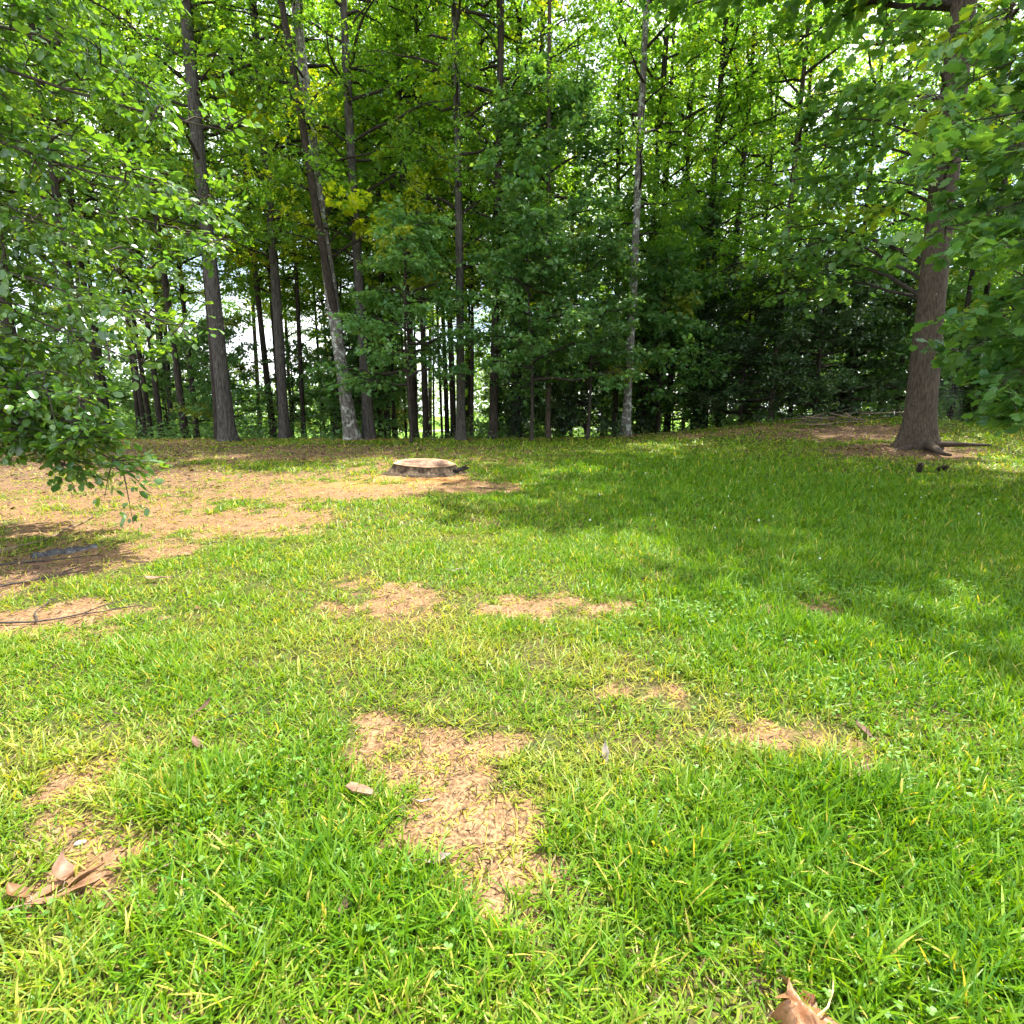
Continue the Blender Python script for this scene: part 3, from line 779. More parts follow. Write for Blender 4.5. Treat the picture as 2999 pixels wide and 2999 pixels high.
lv = MB()
for k in range(2300):
    y = g.uniform(58, 100); u = g.uniform(-1.15, 1.15); x = u * y
    top = np.interp(u, [-1.15, -.85, -.7, -.3, -.1, .2, .35, .5, 1.15], [16, 10, 6.5, 6, 9, 14, 18, 22, 24])
    if -.2 < u < -.1 and y < 90: continue
    zz = hgt(x, y) + top * g.random() ** 1.15
    n = 34; s = g.uniform(.8, 1.7)
    C = np.array([x, y, zz]) + g.normal(0, 1, (n, 3)) * np.array([1, 1, .6]) * s
    C[:, 2] = np.maximum(C[:, 2], hgt(x, y) + .1)
    L = g.uniform(.32, .62, n)
    leaves(lv, C, g.normal(0, 1, (n, 3)) * np.array([1, 1, .5]), np.array([0, 0, 1.]) + g.normal(0, .6, (n, 3)), L, L * .75, LEAF2, np.clip(g.normal(.5, .25, n), 0, 1), np.full(n, .1 * g.random()))
dw = link("distant_woods", lv.mesh("distant_woods", M_FAR))
tag(dw, "bright sunlit wood far behind the trunks, reading as one green mass", "woods", kind="stuff")

# ------------------------------------------------------------------ tree stump
sx, sy = -1.63, 10.35
sz = hgt(sx, sy)
st = thing("tree_stump", (sx, sy, sz), "low wide freshly cut tree stump with pale wood face beside the sawdust", "stump")
SA = 48; sa = np.arange(SA) * 2 * np.pi / SA
outl = 1 + .05 * np.cos(2 * sa + .5) + .035 * np.cos(3 * sa + 2) + .03 * np.cos(5 * sa + 1) + .018 * np.cos(9 * sa)
flut = .06 * np.cos(7 * sa + .4) + .04 * np.cos(11 * sa + 2)
rows = []
ztop = .17 + .040 * np.sin(sa) - .02 * np.cos(sa)
for f, rr in ((-.25, .74), (.0, .70), (.12, .655), (.3, .60), (.55, .565), (.8, .548), (1.0, .54)):
    k = rr * outl * (1 + flut * (1.0 - max(f, 0)) * 1.2)
    jag = .006 * np.cos(17 * sa + f * 9)
    rows.append(np.stack([(k + jag) * np.cos(sa), (k + jag) * np.sin(sa) * .95, ztop * f], 1))
mb = MB()
i = np.arange(len(rows) - 1)[:, None] * SA; k = np.arange(SA)[None, :]; k2 = (k + 1) % SA
mb.add(np.concatenate(rows), None, np.stack([i + k, i + k2, i + SA + k2, i + SA + k], -1).reshape(-1, 4))
link("bark", mb.mesh("bark", bark_mat("stump_bark", (.022, .016, .011), (.14, .100, .062), (.30, .22, .12), .30, .7)), st)


def cut_material():
    m, n, l = new_mat("cut_wood")
    tc = n.new("ShaderNodeTexCoord")
    ln = n.new("ShaderNodeVectorMath"); ln.operation = 'LENGTH'
    l.new(tc.outputs["Object"], ln.inputs[0])
    nz = noise(n, l, tc.outputs["Object"], 4, 5, .6)
    ad = n.new("ShaderNodeMath"); ad.operation = 'MULTIPLY_ADD'
    l.new(nz, ad.inputs[0]); ad.inputs[1].default_value = .25; l.new(ln.outputs["Value"], ad.inputs[2])
    sn = n.new("ShaderNodeMath"); sn.operation = 'MULTIPLY'; l.new(ad.outputs[0], sn.inputs[0]); sn.inputs[1].default_value = 120
    s2 = n.new("ShaderNodeMath"); s2.operation = 'SINE'; l.new(sn.outputs[0], s2.inputs[0])
    heart = mixc(n, l, ramp(n, l, noise(n, l, tc.outputs["Object"], 5, 4, .75), .44, .56), (.07, .028, .016), (.25, .135, .068))
    c = mixc(n, l, ramp(n, l, ad.outputs[0], .60, .645), heart, (.36, .245, .13))
    c = mixc(n, l, mixc(n, l, .25, (0, 0, 0), ramp(n, l, s2.outputs[0], .2, .9)), c, (.38, .22, .12))
    p = n.new("ShaderNodeBsdfPrincipled"); l.new(c, p.inputs["Base Color"]); p.inputs["Roughness"].default_value = .75
    o = n.new("ShaderNodeOutputMaterial"); l.new(p.outputs[0], o.inputs[0])
    return m


mb = MB(); rows = []
g = np.random.default_rng(4)
for q in (1.0, .985, .95, .85, .65, .4, .2):
    rr = .54 * outl * q
    x_, y_ = rr * np.cos(sa), rr * np.sin(sa) * .95
    lift = .006 if q > .97 else 0.0
    cut = -.022 * (vnoise(x_ * 6 + 9, y_ * 14, 8) - .3) * (q < .93) + .012 * (y_ > .12) * (q < .9)
    rows.append(np.stack([x_, y_, ztop * (1 if q > .9 else .9 + .1 * q) + .002 + lift + cut], 1))
v = np.concatenate(rows + [np.array([[0, 0, .158]])])
i = np.arange(len(rows) - 1)[:, None] * SA
f3 = [((len(rows) - 1) * SA + a, (len(rows) - 1) * SA + (a + 1) % SA, len(rows) * SA) for a in range(SA)]
mb.add(v, f3, np.stack([i + k, i + k2, i + SA + k2, i + SA + k], -1).reshape(-1, 4))
link("cut_face", mb.mesh("cut_face", cut_material(), False), st)
for kk, (a, ln, hh) in enumerate([(-.15, .22, .12), (-.35, .18, .05), (.05, .25, .06)]):
    mb = MB(); c0 = np.array([.60 * math.cos(a), .60 * math.sin(a), .03]); dd = np.array([math.cos(a), math.sin(a), 0])
    tube(mb, [c0, c0 + dd * ln * .5 + np.array([0, 0, hh * .5]), c0 + dd * ln + np.array([0, 0, hh])], [.055, .035, .008], 6, True)
    link("splinter", mb.mesh("splinter", M_BARK_DARK), st)

# ------------------------------------------------------------------ grass
def project_rand(y0, y1, dens, seed, pad=.7):
    g = np.random.default_rng(seed)
    area = (y1 - y0) * (2 * (.97 * y1 + pad))
    n = int(area * dens)
    y = g.uniform(y0, y1, n); x = g.uniform(-1, 1, n) * (.97 * y1 + pad)
    k = np.abs(x) < (.97 * y + pad)
    return x[k], y[k], g


def blades(mb, x, y, g, segs, wmin, lscale=1.0):
    b = bare_at(x, y)
    lush = blobs(x, y, LUSH, .5, 13)
    dryp = blobs(x, y, DRY, .5, 17)
    patch = fbm(x * 2.3, y * 2.3, 61) - .16 * dryp
    tall = vnoise(x * 4.2, y * 4.2, 67)
    clump = vnoise(x * 11, y * 11, 63)
    dens = np.clip(1.08 - b * 1.12, .0, 1) ** 1.0 * np.clip(.15 + 1.05 * patch + .45 * (clump - .5) + .35 * lush, .10, 1)
    dens = np.maximum(dens, .26 * (clump > .52) * (b > .3))
    keep = g.random(len(x)) < dens
    x, y, b, lush, patch, clump, tall, dryp = (q[keep] for q in (x, y, b, lush, patch, clump, tall, dryp))
    n = len(x)
    L = (.035 + .035 * g.random(n) + .045 * lush * g.random(n) + .035 * clump * (1 - b)) * lscale * (1 - .4 * b)
    L *= np.where(g.random(n) < .05, 1.5, 1) * g.uniform(.55, 1.35, n) * (.62 + .75 * tall) * (1 - .2 * dryp)
    w = np.maximum(.0046 + .0046 * g.random(n) ** 1.4 * (.7 + .6 * lush), wmin)
    a = g.random(n) * 6.283 + .0
    el = np.clip(g.normal(.74, .40, n) + .30 * lush - .25 * b, .06, 1.5)
    bend = g.uniform(.0, .55, n)
    hx, hy = np.cos(a), np.sin(a)
    tw = a + np.pi / 2 + g.normal(0, .5, n)
    sxv, syv = np.cos(tw), np.sin(tw)
    z = height(x, y) - .004
    ts = {3: [0, .4, .75, 1], 2: [0, .55, 1]}[segs]
    prof = {3: [.75, 1, .75, 0], 2: [.9, 1, 0]}[segs]
    P = []
    for t, p in zip(ts, prof):
        hor = L * (np.cos(el) * t + bend * .8 * t * t); ver = np.maximum(L * (np.sin(el) * t - bend * .55 * t * t), .001 * t)
        c = np.stack([x + hx * hor, y + hy * hor, z + ver], 1)
        s = np.stack([sxv, syv, .15 * np.ones(n)], 1) * (w * p * .5)[:, None]
        if p > 0: P += [c - s, c + s]
        else: P += [c]
    m = len(P)
    V = np.stack(P, 1).reshape(-1, 3); base = (np.arange(n) * m)[:, None]
    f4 = np.concatenate([base + np.array([2 * q, 2 * q + 1, 2 * q + 3, 2 * q + 2]) for q in range(segs - 1)])
    f3 = base + np.array([m - 3, m - 2, m - 1])
    dry = np.clip(.5 * b + .75 * (.55 - patch) - .40 * lush + .22 * dryp + g.normal(.0, .17, n), 0, .9)
    dry = np.where(g.random(n) < .075 * (1 - .7 * lush), .95, dry)
    rnd = np.clip(g.normal(.5, .28, n) - .15 * lush, 0, 1)
    mb.add(V, f3, f4, rnd=np.repeat(rnd, m), tint=np.repeat(dry, m))
    return n


mb = MB(); cnt = 0
for (y0, y1, d, seg, wm, ls, s) in [(.95, 2.2, 13500, 3, 0, 1.05, 1), (2.2, 3.6, 9000, 3, .005, .95, 2), (3.6, 6.0, 4800, 2, .0075, .95, 3), (6.0, 9.5, 2000, 2, .012, 1.05, 4), (9.5, 14, 800, 2, .019, 1.1, 5), (14, 20, 380, 2, .028, 1.15, 6)]:
    x, y, g = project_rand(y0, y1, d, s)
    cnt += blades(mb, x, y, g, seg, wm, ls)
print("blades", cnt)
gr = link("lawn_grass", mb.mesh("lawn_grass", M_GRASS))
tag(gr, "bright green patchy lawn grass covering the yard", "grass", kind="stuff")

# dead grass and chips lying on the worn soil
mb = MB()
for (y0, y1, d, L0, s) in [(.95, 2.6, 4200, .030, 31), (2.6, 5, 1600, .036, 32), (5, 9, 420, .05, 33), (9, 13, 130, .07, 34)]:
    x, y, g = project_rand(y0, y1, d, s)
    b = bare_at(x, y)
    k = g.random(len(x)) < np.clip(.22 + 1.6 * b * (1.02 - b), 0, 1) * np.clip(fbm(x * 5, y * 5, 88) * 1.9 - .3, .05, 1)
    x, y = x[k], y[k]; n = len(x)
    a = g.random(n) * 6.28
    L = L0 * g.uniform(.15, 1.0, n) ** 1.3 * 1.6
    leaves(mb, np.stack([x, y, height(x, y) + .006 + .014 * g.random(n)], 1), np.stack([np.cos(a), np.sin(a), g.normal(.1, .35, n)], 1),
           np.array([0, 0, 1.]) + g.normal(0, .6, (n, 3)), L, np.minimum(L * g.uniform(.08, .3, n), .007), LEAF2, g.random(n), g.random(n) ** 1.5)
tag(link("dead_grass", mb.mesh("dead_grass", M_STRAW)), "dry tan grass clippings lying on the worn soil", "dead grass", kind="stuff")

# fallen leaves and bits on the worn ground at the left and under the big tree
mb = MB()
for (y0, y1, d, L0, s) in [(3, 6, 40, .07, 41), (6, 12, 34, .08, 42), (12, 19.5, 34, .09, 43)]:
    x, y, g = project_rand(y0, y1, d, s)
    w_ = np.maximum(blobs(x, y, LITTER, .6), .0)
    k = g.random(len(x)) < np.maximum(w_, .02)
    x, y = x[k], y[k]; n = len(x); a = g.random(n) * 6.28; L = L0 * g.uniform(.4, 1.2, n)
    leaves(mb, np.stack([x, y, height(x, y) + .012 + .02 * g.random(n)], 1), np.stack([np.cos(a), np.sin(a), g.normal(0, .25, n)], 1),
           np.array([0, 0, 1.]) + g.normal(0, .35, (n, 3)), L, L * .55, LEAF6, g.random(n), (g.random(n) < .35) * .8)
tag(link("leaf_litter", mb.mesh("leaf_litter", M_LITTER)), "brown fallen leaf litter on the worn ground under the trees", "leaf litter", kind="stuff")

# clover leaflets and small white clover heads in the lush grass
mb = MB()
x, y, g = project_rand(1.0, 4.6, 380, 51)
lu = blobs(x, y, LUSH, .5, 13); k = (g.random(len(x)) < lu * np.clip(vnoise(x * 3, y * 3, 4) * 2 - .7, 0, 1)) & (bare_at(x, y) < .3)
x, y = x[k], y[k]; n = len(x); zc = height(x, y) + g.uniform(.03, .06, n)
for q in range(3):
    a = g.random(n) * .6 + q * 2.094
    L = g.uniform(.010, .017, n)
    leaves(mb, np.stack([x, y, zc], 1), np.stack([np.cos(a), np.sin(a), .15 + 0 * a], 1), np.array([0, 0, 1.]) + g.normal(0, .2, (n, 3)), L, L * .95, LEAF6, g.random(n), 0 * x)
tag(link("clover", mb.mesh("clover", M_CLOVER)), "small three-part clover leaves scattered through the lush grass", "clover", kind="stuff")

mb = MB()
x, y, g = project_rand(4.0, 13, 1.2, 52)
lu = blobs(x, y, LUSH, .5, 13); k = (lu > .4) & (x > .8) & (g.random(len(x)) < .6)
x, y = x[k], y[k]
oct_v = np.array([(1, 0, 0), (0, 1, 0), (-1, 0, 0), (0, -1, 0), (0, 0, 1), (0, 0, -1)], float)
oct_f = np.array([(0, 1, 4), (1, 2, 4), (2, 3, 4), (3, 0, 4), (1, 0, 5), (2, 1, 5), (3, 2, 5), (0, 3, 5)])
for q in range(len(x)):
    r_ = g.uniform(.008, .016)
    mb.add(oct_v * r_ + np.array([x[q], y[q], hgt(x[q], y[q]) + .07]), oct_f)
tag(link("clover_flowers", mb.mesh("clover_flowers", plain_mat("clover_flower", (.55, .52, .46), (.8, .78, .72), 60))), "tiny white clover flower heads dotting the shaded lawn", "clover flowers", kind="stuff")


# ------------------------------------------------------------------ single fallen leaves, chips, sticks
def dead_leaf(mb, L, W, curl, bend, seed, nu=12, nv=7, tip=1.0):
    """a dry leaf: pointed oval sheet rolled across its width and bent along its length, both faces built"""
    g = np.random.default_rng(seed)
    u = np.linspace(0, 1, nu); v = np.linspace(-1, 1, nv)
    wd = np.sin(np.pi * np.clip(u, .02, .985) ** .8) ** .8 * W / 2
    ph = g.random(3) * 6
    for side in (0, 1):
        P = []
        for i, uu in enumerate(u):
            for vv in v:
                th = vv * curl * (.7 + .5 * math.sin(uu * 4 + ph[0]))
                rr = wd[i] / max(abs(curl), .05)
                yv = rr * math.sin(th) if abs(curl) > .05 else wd[i] * vv
                zv = rr * (1 - math.cos(th))
                xx = (uu - .5) * L
                zz = zv + bend * L * (uu - .5) ** 2 * 2 + .03 * L * math.sin(uu * 9 + vv * 3 + ph[1]) * abs(vv) - .012 * L * math.exp(-(vv * 6) ** 2)
                P.append((xx, yv, zz - side * .0012))
        q = [(i * nv + j, i * nv + j + 1, (i + 1) * nv + j + 1, (i + 1) * nv + j) for i in range(nu - 1) for j in range(nv - 1)]
        if side: q = [f[::-1] for f in q]
        mb.add(P, None, q)


M_DEAD = [plain_mat("dead_leaf_tan", (.17, .080, .034), (.30, .165, .085), 25, .6, .3, .4, .12),
          plain_mat("dead_leaf_pink", (.19, .105, .064), (.31, .185, .120), 25, .55, .35, .3, .1),
          plain_mat("dead_leaf_brown", (.09, .05, .035), (.22, .13, .09), 25, .7, .25, .4, .1),
          plain_mat("dead_leaf_grey", (.20, .16, .135), (.34, .295, .25), 25, .6, .3, .3, .1)]


def put_leaf(name, x, y, dz, rot, L, W, curl, bend, mat, seed, label, cat="leaf", tilt=(0, 0), vein=True):
    o = link(name, None); o.location = (x, y, hgt(x, y) + dz); o.rotation_euler = (tilt[0], tilt[1], rot)
    tag(o, label, cat)
    mb = MB(); dead_leaf(mb, L, W, curl, bend, seed)
    link("blade", mb.mesh("blade", M_DEAD[mat]), o)
    mb = MB(); tube(mb, [(-L * .5, 0, bend * L * .5 + .002), (-L * .62, .01 * L, bend * L * .6 + .004), (-L * .78, .05 * L, bend * L * .6)], [.0022, .0018, .0014], 5, True)
    link("stalk", mb.mesh("stalk", M_TWIG_PALE), o)
    return o


put_leaf("fallen_leaf", -1.36, 1.475, .035, .62, .19, .070, 1.1, .15, 0, 1, "long curled tan leaf lying lowest in the dead cluster at lower left", tilt=(.2, -.05))
put_leaf("fallen_leaf", -1.335, 1.545, .045, 1.0, .16, .060, 1.0, .2, 0, 2, "curled tan leaf pointing up and right in the dead cluster", tilt=(-.5, -.35))
put_leaf("fallen_leaf", -1.45, 1.545, .045, 2.2, .11, .060, .9, .5, 1, 3, "short upright curled leaf at the top left of the dead cluster", tilt=(.4, -.5))
put_leaf("fallen_leaf", -1.52, 1.46, .03, 2.7, .12, .055, 1.1, .3, 0, 4, "curled tan leaf at the far left end of the dead cluster", tilt=(.3, 0))
put_leaf("fallen_leaf", -1.43, 1.47, .03, .9, .14, .055, .9, .2, 0, 14, "tan leaf lying across the middle of the dead cluster", tilt=(-.2, -.1))
put_leaf("fallen_leaf", -.25, 1.60, .02, .35, .095, .034, .7, .3, 3, 5, "pale grey-white curled leaf on the bare central patch")
put_leaf("fallen_leaf", -1.50, 2.46, .04, .9, .11, .045, .8, .2, 2, 6, "dark brown curled leaf standing in the grass at left", tilt=(.5, -.5))
put_leaf("fallen_leaf", -1.37, 2.19, .03, 2.4, .11, .055, 1.0, .4, 2, 7, "purplish brown crumpled leaf below the dark brown curled one")
put_leaf("fallen_leaf", -2.87, 4.33, .04, .1, .22, .075, .5, .1, 1, 8, "reddish tan leaf lying where the sandy ground meets the lawn", tilt=(.15, 0))
put_leaf("fallen_leaf", 1.60, 2.30, .03, 2.0, .10, .04, .8, .2, 2, 9, "dark grey-brown leaf at the edge of the shade on the right", tilt=(0, -.4))
put_leaf("fallen_leaf", 1.43, 2.03, .03, .7, .09, .045, .9, .3, 2, 10, "mauve-brown curled leaf in the dry grass right of the middle", tilt=(.2, -.3))
put_leaf("fallen_leaf", .40, 2.15, .04, 1.5, .11, .03, .5, .1, 3, 11, "narrow pale leaf standing up in the grass right of the bare patch", tilt=(0, -.9))
put_leaf("fallen_leaf", -.50, 1.43, .04, 1.3, .07, .035, .8, .2, 2, 12, "small brown leaf sunk in the grass left of the bare patch's foot", tilt=(0, -.7))
put_leaf("fallen_leaf", -.33, 1.87, .02, .15, .07, .014, .8, .2, 3, 13, "slim whitish sliver near the top of the bare central patch")
put_leaf("fallen_leaf", -.48, 4.55, .03, .4, .13, .05, .6, .2, 3, 15, "small pale leaf on the lawn below and right of the stump")

# flat bark chip in front of the bare patch
o = link("bark_chip", None); o.location = (-.585, 1.90, hgt(-.585, 1.90) + .045); o.rotation_euler = (.18, .05, -.38)
tag(o, "flat pinkish-tan bark chip lying at the left edge of the bare patch", "bark chip")
mb = MB()
ol = np.array([(-.058, -.012), (-.050, .014), (-.02, .021), (.02, .017), (.055, .012), (.060, -.006), (.03, -.016), (-.02, -.018)])
m_ = len(ol); cz = .004 * np.sin(ol[:, 0] * 60)
top_ = np.c_[ol, .006 + cz]; bot_ = np.c_[ol * 1.01, cz - .001]
mb.add(np.concatenate([top_, bot_, [[0, 0, .008]], [[0, 0, -.001]]]), [(2 * m_, i, (i + 1) % m_) for i in range(m_)] + [(2 * m_ + 1, m_ + (i + 1) % m_, m_ + i) for i in range(m_)],
       [(i, m_ + i, m_ + (i + 1) % m_, (i + 1) % m_) for i in range(m_)])
link("plate", mb.mesh("plate", M_DEAD[1], False), o)

# big crumpled leaf at the bottom edge
o = link("crumpled_leaf", None); o.location = (.735, 1.085, hgt(.72, 1.135) + .045); o.rotation_euler = (.42, .12, .15)
tag(o, "big crumpled orange-tan dry leaf with a yellow stalk at the bottom edge", "leaf")
g = np.random.default_rng(33)
nr, na = 12, 48
aa = np.arange(na) * 2 * np.pi / na
lob = .74 + .10 * np.cos(5 * (aa - 1.57)) + .06 * np.cos(10 * (aa - 1.57)) + .035 * np.cos(17 * aa) + .03 * np.cos(23 * aa + 1)
for q_, d_ in (("blade", 0.0),):
    mb = MB()
    for side in (0, 1):
        P = [(0, 0, 0)]
        for i in range(1, nr + 1):
            rr = .155 * lob * i / nr
            x_ = rr * np.cos(aa) * .80; y_ = rr * np.sin(aa)
            s_ = i / nr
            z_ = -.050 * (np.abs(x_) / .09) ** 1.6 + .030 * s_ * np.sin(3 * aa + 1.0) + .034 * s_ * (fbm(x_ * 34 + 5, y_ * 34 + 5, 9) - .5) * 2.8 + .012 * np.sin(x_ * 110 + y_ * 40) - .03 * (y_ / .12) ** 2 \
                + .028 * np.clip(s_ - .75, 0, 1) * 4 * np.sin(7 * aa + 2) - .004 * np.exp(-((aa * 5 / 6.283) % 1 - .5) ** 2 * 90)
            P += list(zip(x_ * (1 - .18 * s_), y_ * (1 - .10 * s_), z_))
        P = np.array(P); P[:, 2] -= side * .0014
        f3 = [(0, 1 + a, 1 + (a + 1) % na) for a in range(na)]
        f4 = [(1 + (i - 1) * na + a, 1 + i * na + a, 1 + i * na + (a + 1) % na, 1 + (i - 1) * na + (a + 1) % na) for i in range(1, nr) for a in range(na)]
        if side: f3 = [f[::-1] for f in f3]; f4 = [f[::-1] for f in f4]
        mb.add(P, f3, f4)
    link("blade", mb.mesh("blade", plain_mat("crumpled_leaf", (.21, .090, .034), (.36, .185, .092), 22, .5, .4, .7, .12)), o)
mb = MB(); tube(mb, [(.0, .02, -.005), (.05, .04, .0), (.095, .075, -.015), (.14, .12, -.045)], [.0030, .0025, .0022, .0028], 7, True)
link("stalk", mb.mesh("stalk", plain_mat("leaf_stalk", (.50, .40, .14), (.66, .56, .25), 40)), o)

# white pebble
o = link("pebble", None); mb = MB()
g = np.random.default_rng(6); pv = []
for i in range(1, 6):
    th = np.pi * i / 6
    for a in range(10):
        ph = a * .6283; k_ = 1 + .12 * math.sin(3 * ph + i)
        pv.append((.019 * k_ * math.sin(th) * math.cos(ph), .010 * k_ * math.sin(th) * math.sin(ph), .007 * math.cos(th)))
pv += [(0, 0, .007), (0, 0, -.007)]
mb.add(pv, [(50, a, (a + 1) % 10) for a in range(10)] + [(51, 40 + (a + 1) % 10, 40 + a) for a in range(10)],
       [(i * 10 + a, (i + 1) * 10 + a, (i + 1) * 10 + (a + 1) % 10, i * 10 + (a + 1) % 10) for i in range(4) for a in range(10)])
bpy.data.objects.remove(o)
o = link("pebble", mb.mesh("pebble", plain_mat("pebble_white", (.45, .42, .37), (.62, .59, .54), 50)), None, (-1.50, 1.685, hgt(-1.5, 1.685) + .008))
o.rotation_euler = (0, 0, .5)
tag(o, "small white pebble on the bare soil above the dead leaf cluster", "pebble")

# weathered bark slab on the left
o = link("bark_slab", None); o.location = (-4.30, 5.15, hgt(-4.30, 5.15) - .02); o.rotation_euler = (0, 0, .95)
tag(o, "grey weathered slab of old bark lying on the worn ground at left", "bark slab")
mb = MB(); nu, nv = 16, 7; P = []
for side in (0, 1):
    for i in range(nu):
        for j in range(nv):
            u, v = i / (nu - 1), j / (nv - 1) * 2 - 1
            w_ = .085 * math.sin(math.pi * min(max(u, .06), .94)) ** .5 * (1 + .2 * math.sin(u * 13))
            P.append(((u - .5) * .50, v * w_ * (.75 + .5 * u) + .03 * math.sin(u * 5), .055 * (1 - v * v) + .012 * math.sin(u * 21 + v * 4) - side * .02 + .005))
q = []
for s_ in (0, 1):
    b_ = s_ * nu * nv
    for i in range(nu - 1):
        for j in range(nv - 1):
            f = (b_ + i * nv + j, b_ + (i + 1) * nv + j, b_ + (i + 1) * nv + j + 1, b_ + i * nv + j + 1)
            q.append(f if s_ == 0 else f[::-1])
for i in range(nu - 1):
    for j in (0, nv - 1):
        q.append((i * nv + j, (i + 1) * nv + j, nu * nv + (i + 1) * nv + j, nu * nv + i * nv + j))
mb.add(P, None, q)
link("plate", mb.mesh("plate", bark_mat("old_bark", (.035, .034, .033), (.13, .128, .125), (.20, .205, .21), .4, 2)), o)


def stick(a, b, r, seed, label, mat, bow=.08, fork=True, lift=.012):
    g = np.random.default_rng(seed)
    a = np.array(a, float); b = np.array(b, float); n = 9
    tt = np.linspace(0, 1, n); d = b - a; ln = np.linalg.norm(d); s = np.array([-d[1], d[0]]) / ln
    xy = a + d * tt[:, None] + s * (bow * ln * np.sin(np.pi * tt) + np.cumsum(g.normal(0, .012 * ln, n)))[:, None]
    o = thing("stick", (a[0], a[1], hgt(*a)), label, "stick")
    pts = np.c_[xy - a, height(xy[:, 0], xy[:, 1]) - hgt(*a) + r + lift * (1 + g.normal(0, .5, n))]
    mb = MB(); tube(mb, pts, r * (1 - .6 * tt) * (1 + .12 * g.normal(0, 1, n)), 7, True)
    link("stem", mb.mesh("stem", mat), o)
    if fork:
        k = 5; e = pts[k] + np.array([*(d / ln * .25 * ln + s * .16 * ln * g.choice([-1, 1])), .02])
        mb = MB(); tube(mb, [pts[k], (pts[k] + e) / 2 + np.array([0, 0, .015]), e], [r * .5, r * .4, r * .2], 6, True)
        link("side_twig", mb.mesh("side_twig", mat), o)


stick((-4.1, 4.05), (-3.55, 4.62), .011, 1, "grey-brown forked stick in the dark debris at the left edge", M_TWIG, .05)
stick((-3.55, 3.45), (-2.66, 3.80), .008, 2, "long thin brown stick along the sandy strip at left, nearest the lawn", M_TWIG, -.04)
stick((-4.7, 4.62), (-3.85, 5.05), .011, 3, "straight brown stick above the dark debris at left", M_TWIG, .03, False)
stick((-3.2, 3.52), (-3.42, 4.02), .007, 4, "short crossing twig over the sandy strip at left", M_TWIG, .1)
stick((-4.9, 5.1), (-5.2, 6.7), .012, 5, "pale tan bare stick lying in the weedy grass at far left", M_TWIG_PALE, -.08)
stick((-1.36, 1.80), (-1.14, 1.585), .0035, 6, "thin dark wiry twig right of the white pebble", M_TWIG, .16, False)
stick((-1.12, 1.60), (-1.34, 1.43), .004, 7, "thin pale straight twig running into the dead leaf cluster", M_TWIG_PALE, .03, False)
stick((-1.46, 2.36), (-1.1, 2.52), .004, 8, "thin brown twig in the grass by the dark brown leaf", M_TWIG, .1)
stick((-3.1, 5.45), (-2.75, 5.38), .006, 9, "short dark twig on the middle of the sandy strip", M_TWIG, .05, False)
stick((-3.5, 4.85), (-2.95, 4.95), .007, 10, "dark curved twig where grass islands meet the sandy strip", M_TWIG, -.1, False)
stick((-1.15, 8.95), (-.85, 8.92), .009, 11, "short dark twig on the sawdust in front of the stump", M_TWIG, .03, False)
stick((-.55, 8.6), (-.05, 8.35), .008, 12, "thin twig on the pale soil right of the stump", M_TWIG, .05)

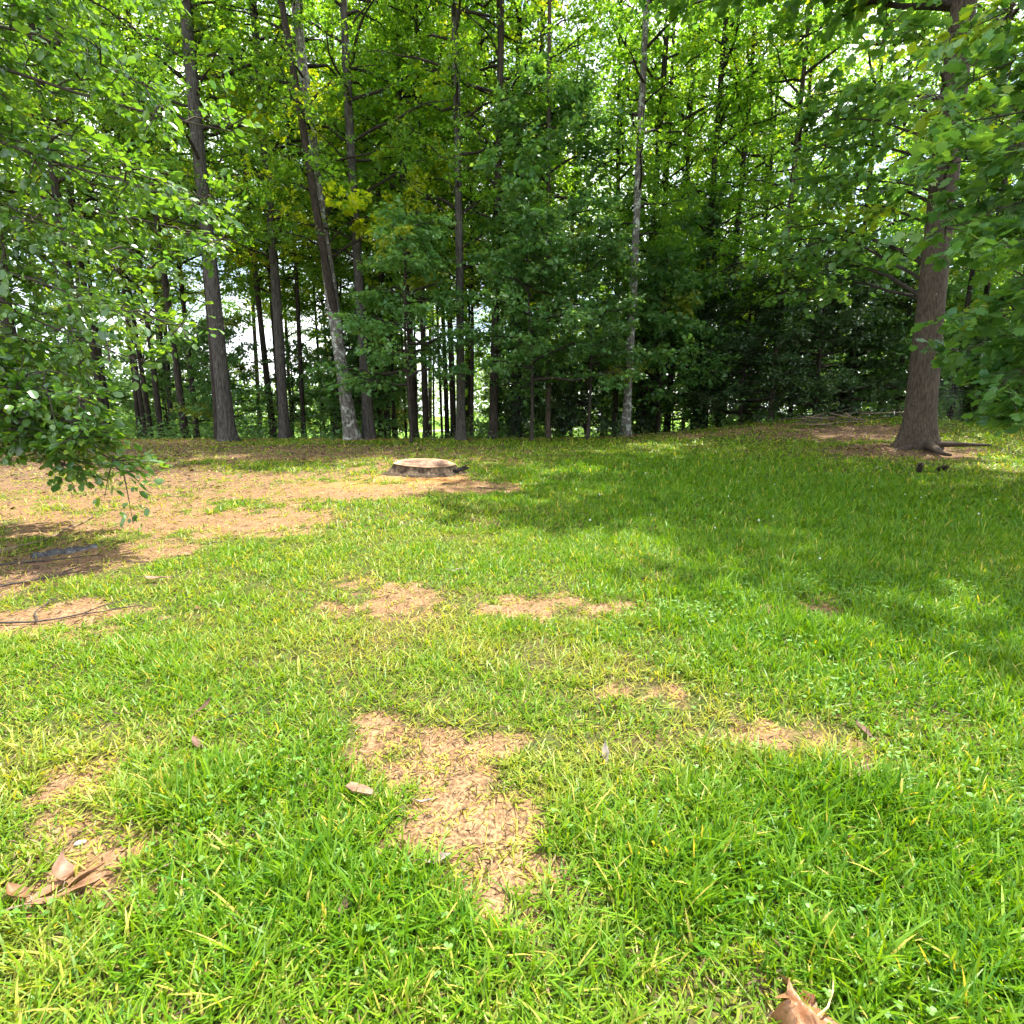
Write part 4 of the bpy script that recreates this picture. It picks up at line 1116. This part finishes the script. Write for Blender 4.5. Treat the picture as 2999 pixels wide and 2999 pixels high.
# two dark pine cones in the grass
for k, (x, y, s, lab) in enumerate([(7.43, 10.04, 1.0, "dark pine cone standing in the grass, left one of the two below the big trunk"),
                                    (7.92, 10.2, .95, "brown pine cone lying in the grass, right one of the two below the big trunk")]):
    o = thing("pine_cone", (x, y, hgt(x, y) + .05), lab, "pine cone"); o.scale = (s, s, s)
    o.rotation_euler = (.2, 0, 0) if k == 0 else (1.2, 0, .9)
    mb = MB(); tube(mb, [(0, 0, -.03), (0, 0, .05), (0, 0, .11), (0, 0, .15)], [.035, .045, .03, .008], 8, True)
    link("core", mb.mesh("core", M_BARK_DARK), o)
    n = 70; zz = np.linspace(-.03, .14, n); a = np.arange(n) * 2.399; rr = .045 * np.sqrt(np.clip(1 - ((zz - .04) / .12) ** 2, .05, 1))
    C = np.stack([rr * .6 * np.cos(a), rr * .6 * np.sin(a), zz], 1); D = np.stack([np.cos(a), np.sin(a), 0 * a + .35], 1)
    mb = MB(); leaves(mb, C, D, np.stack([-.35 * np.cos(a), -.35 * np.sin(a), 1 + 0 * a], 1), np.full(n, .045), np.full(n, .04), LEAF6, np.full(n, .3), np.full(n, .6))
    link("scales", mb.mesh("scales", M_LITTER), o)

# wire mesh leaning behind the big trunk
x0, y0 = 11.25, 15.3
o = thing("wire_mesh", (x0, y0, hgt(x0, y0)), "sagging grey wire mesh panel standing behind the big right-hand trunk", "wire mesh")
M_WIRE = plain_mat("dull_wire", (.07, .075, .07), (.15, .16, .15), 30, .6, .4)
for k in range(13):
    mb = MB(); u = k / 12 * 1.05
    tube(mb, [(u, .03 * math.sin(u * 5), 0), (u + .01, .05, .6), (u - .12 * 1 + .02 * math.sin(k), .10, 1.25)], [.0035] * 3, 4)
    link("vertical_wire", mb.mesh("vertical_wire", M_WIRE), o)
for k in range(12):
    mb = MB(); z = .06 + k * .105
    tt = np.linspace(0, 1.05, 8)
    tube(mb, np.c_[tt - .12 * (z / 1.25) ** 2, .04 + .05 * z / 1.25 + .03 * np.sin(tt * 5) * (1 - z), z + .02 * np.sin(tt * 4 + k)], [.0035] * 8, 4)
    link("horizontal_wire", mb.mesh("horizontal_wire", M_WIRE), o)

# brush pile on the bank: loose branches
g = np.random.default_rng(17)
o = thing("brush_pile", (9.9, 16.5, hgt(9.9, 16.5)), "low pile of dead grey branches on the bank left of the big trunk", "brush pile")
for k in range(26):
    a = g.normal(0, .5) + (math.pi if g.random() < .5 else 0); ln = g.uniform(.7, 1.9); c = np.array([g.normal(0, 1.0), g.normal(0, .3), g.uniform(.04, .32)])
    d = np.array([math.cos(a), math.sin(a) * .5, g.normal(.05, .12)]) * ln / 2
    c[2] += hgt(9.9 + c[0], 16.5 + c[1]) - hgt(9.9, 16.5)
    mb = MB(); tube(mb, [c - d, c + g.normal(0, .05, 3), c + d], [g.uniform(.012, .03), .014, .006], 6, True)
    link("branch", mb.mesh("branch", M_TWIG if k % 3 else M_TWIG_PALE), o)
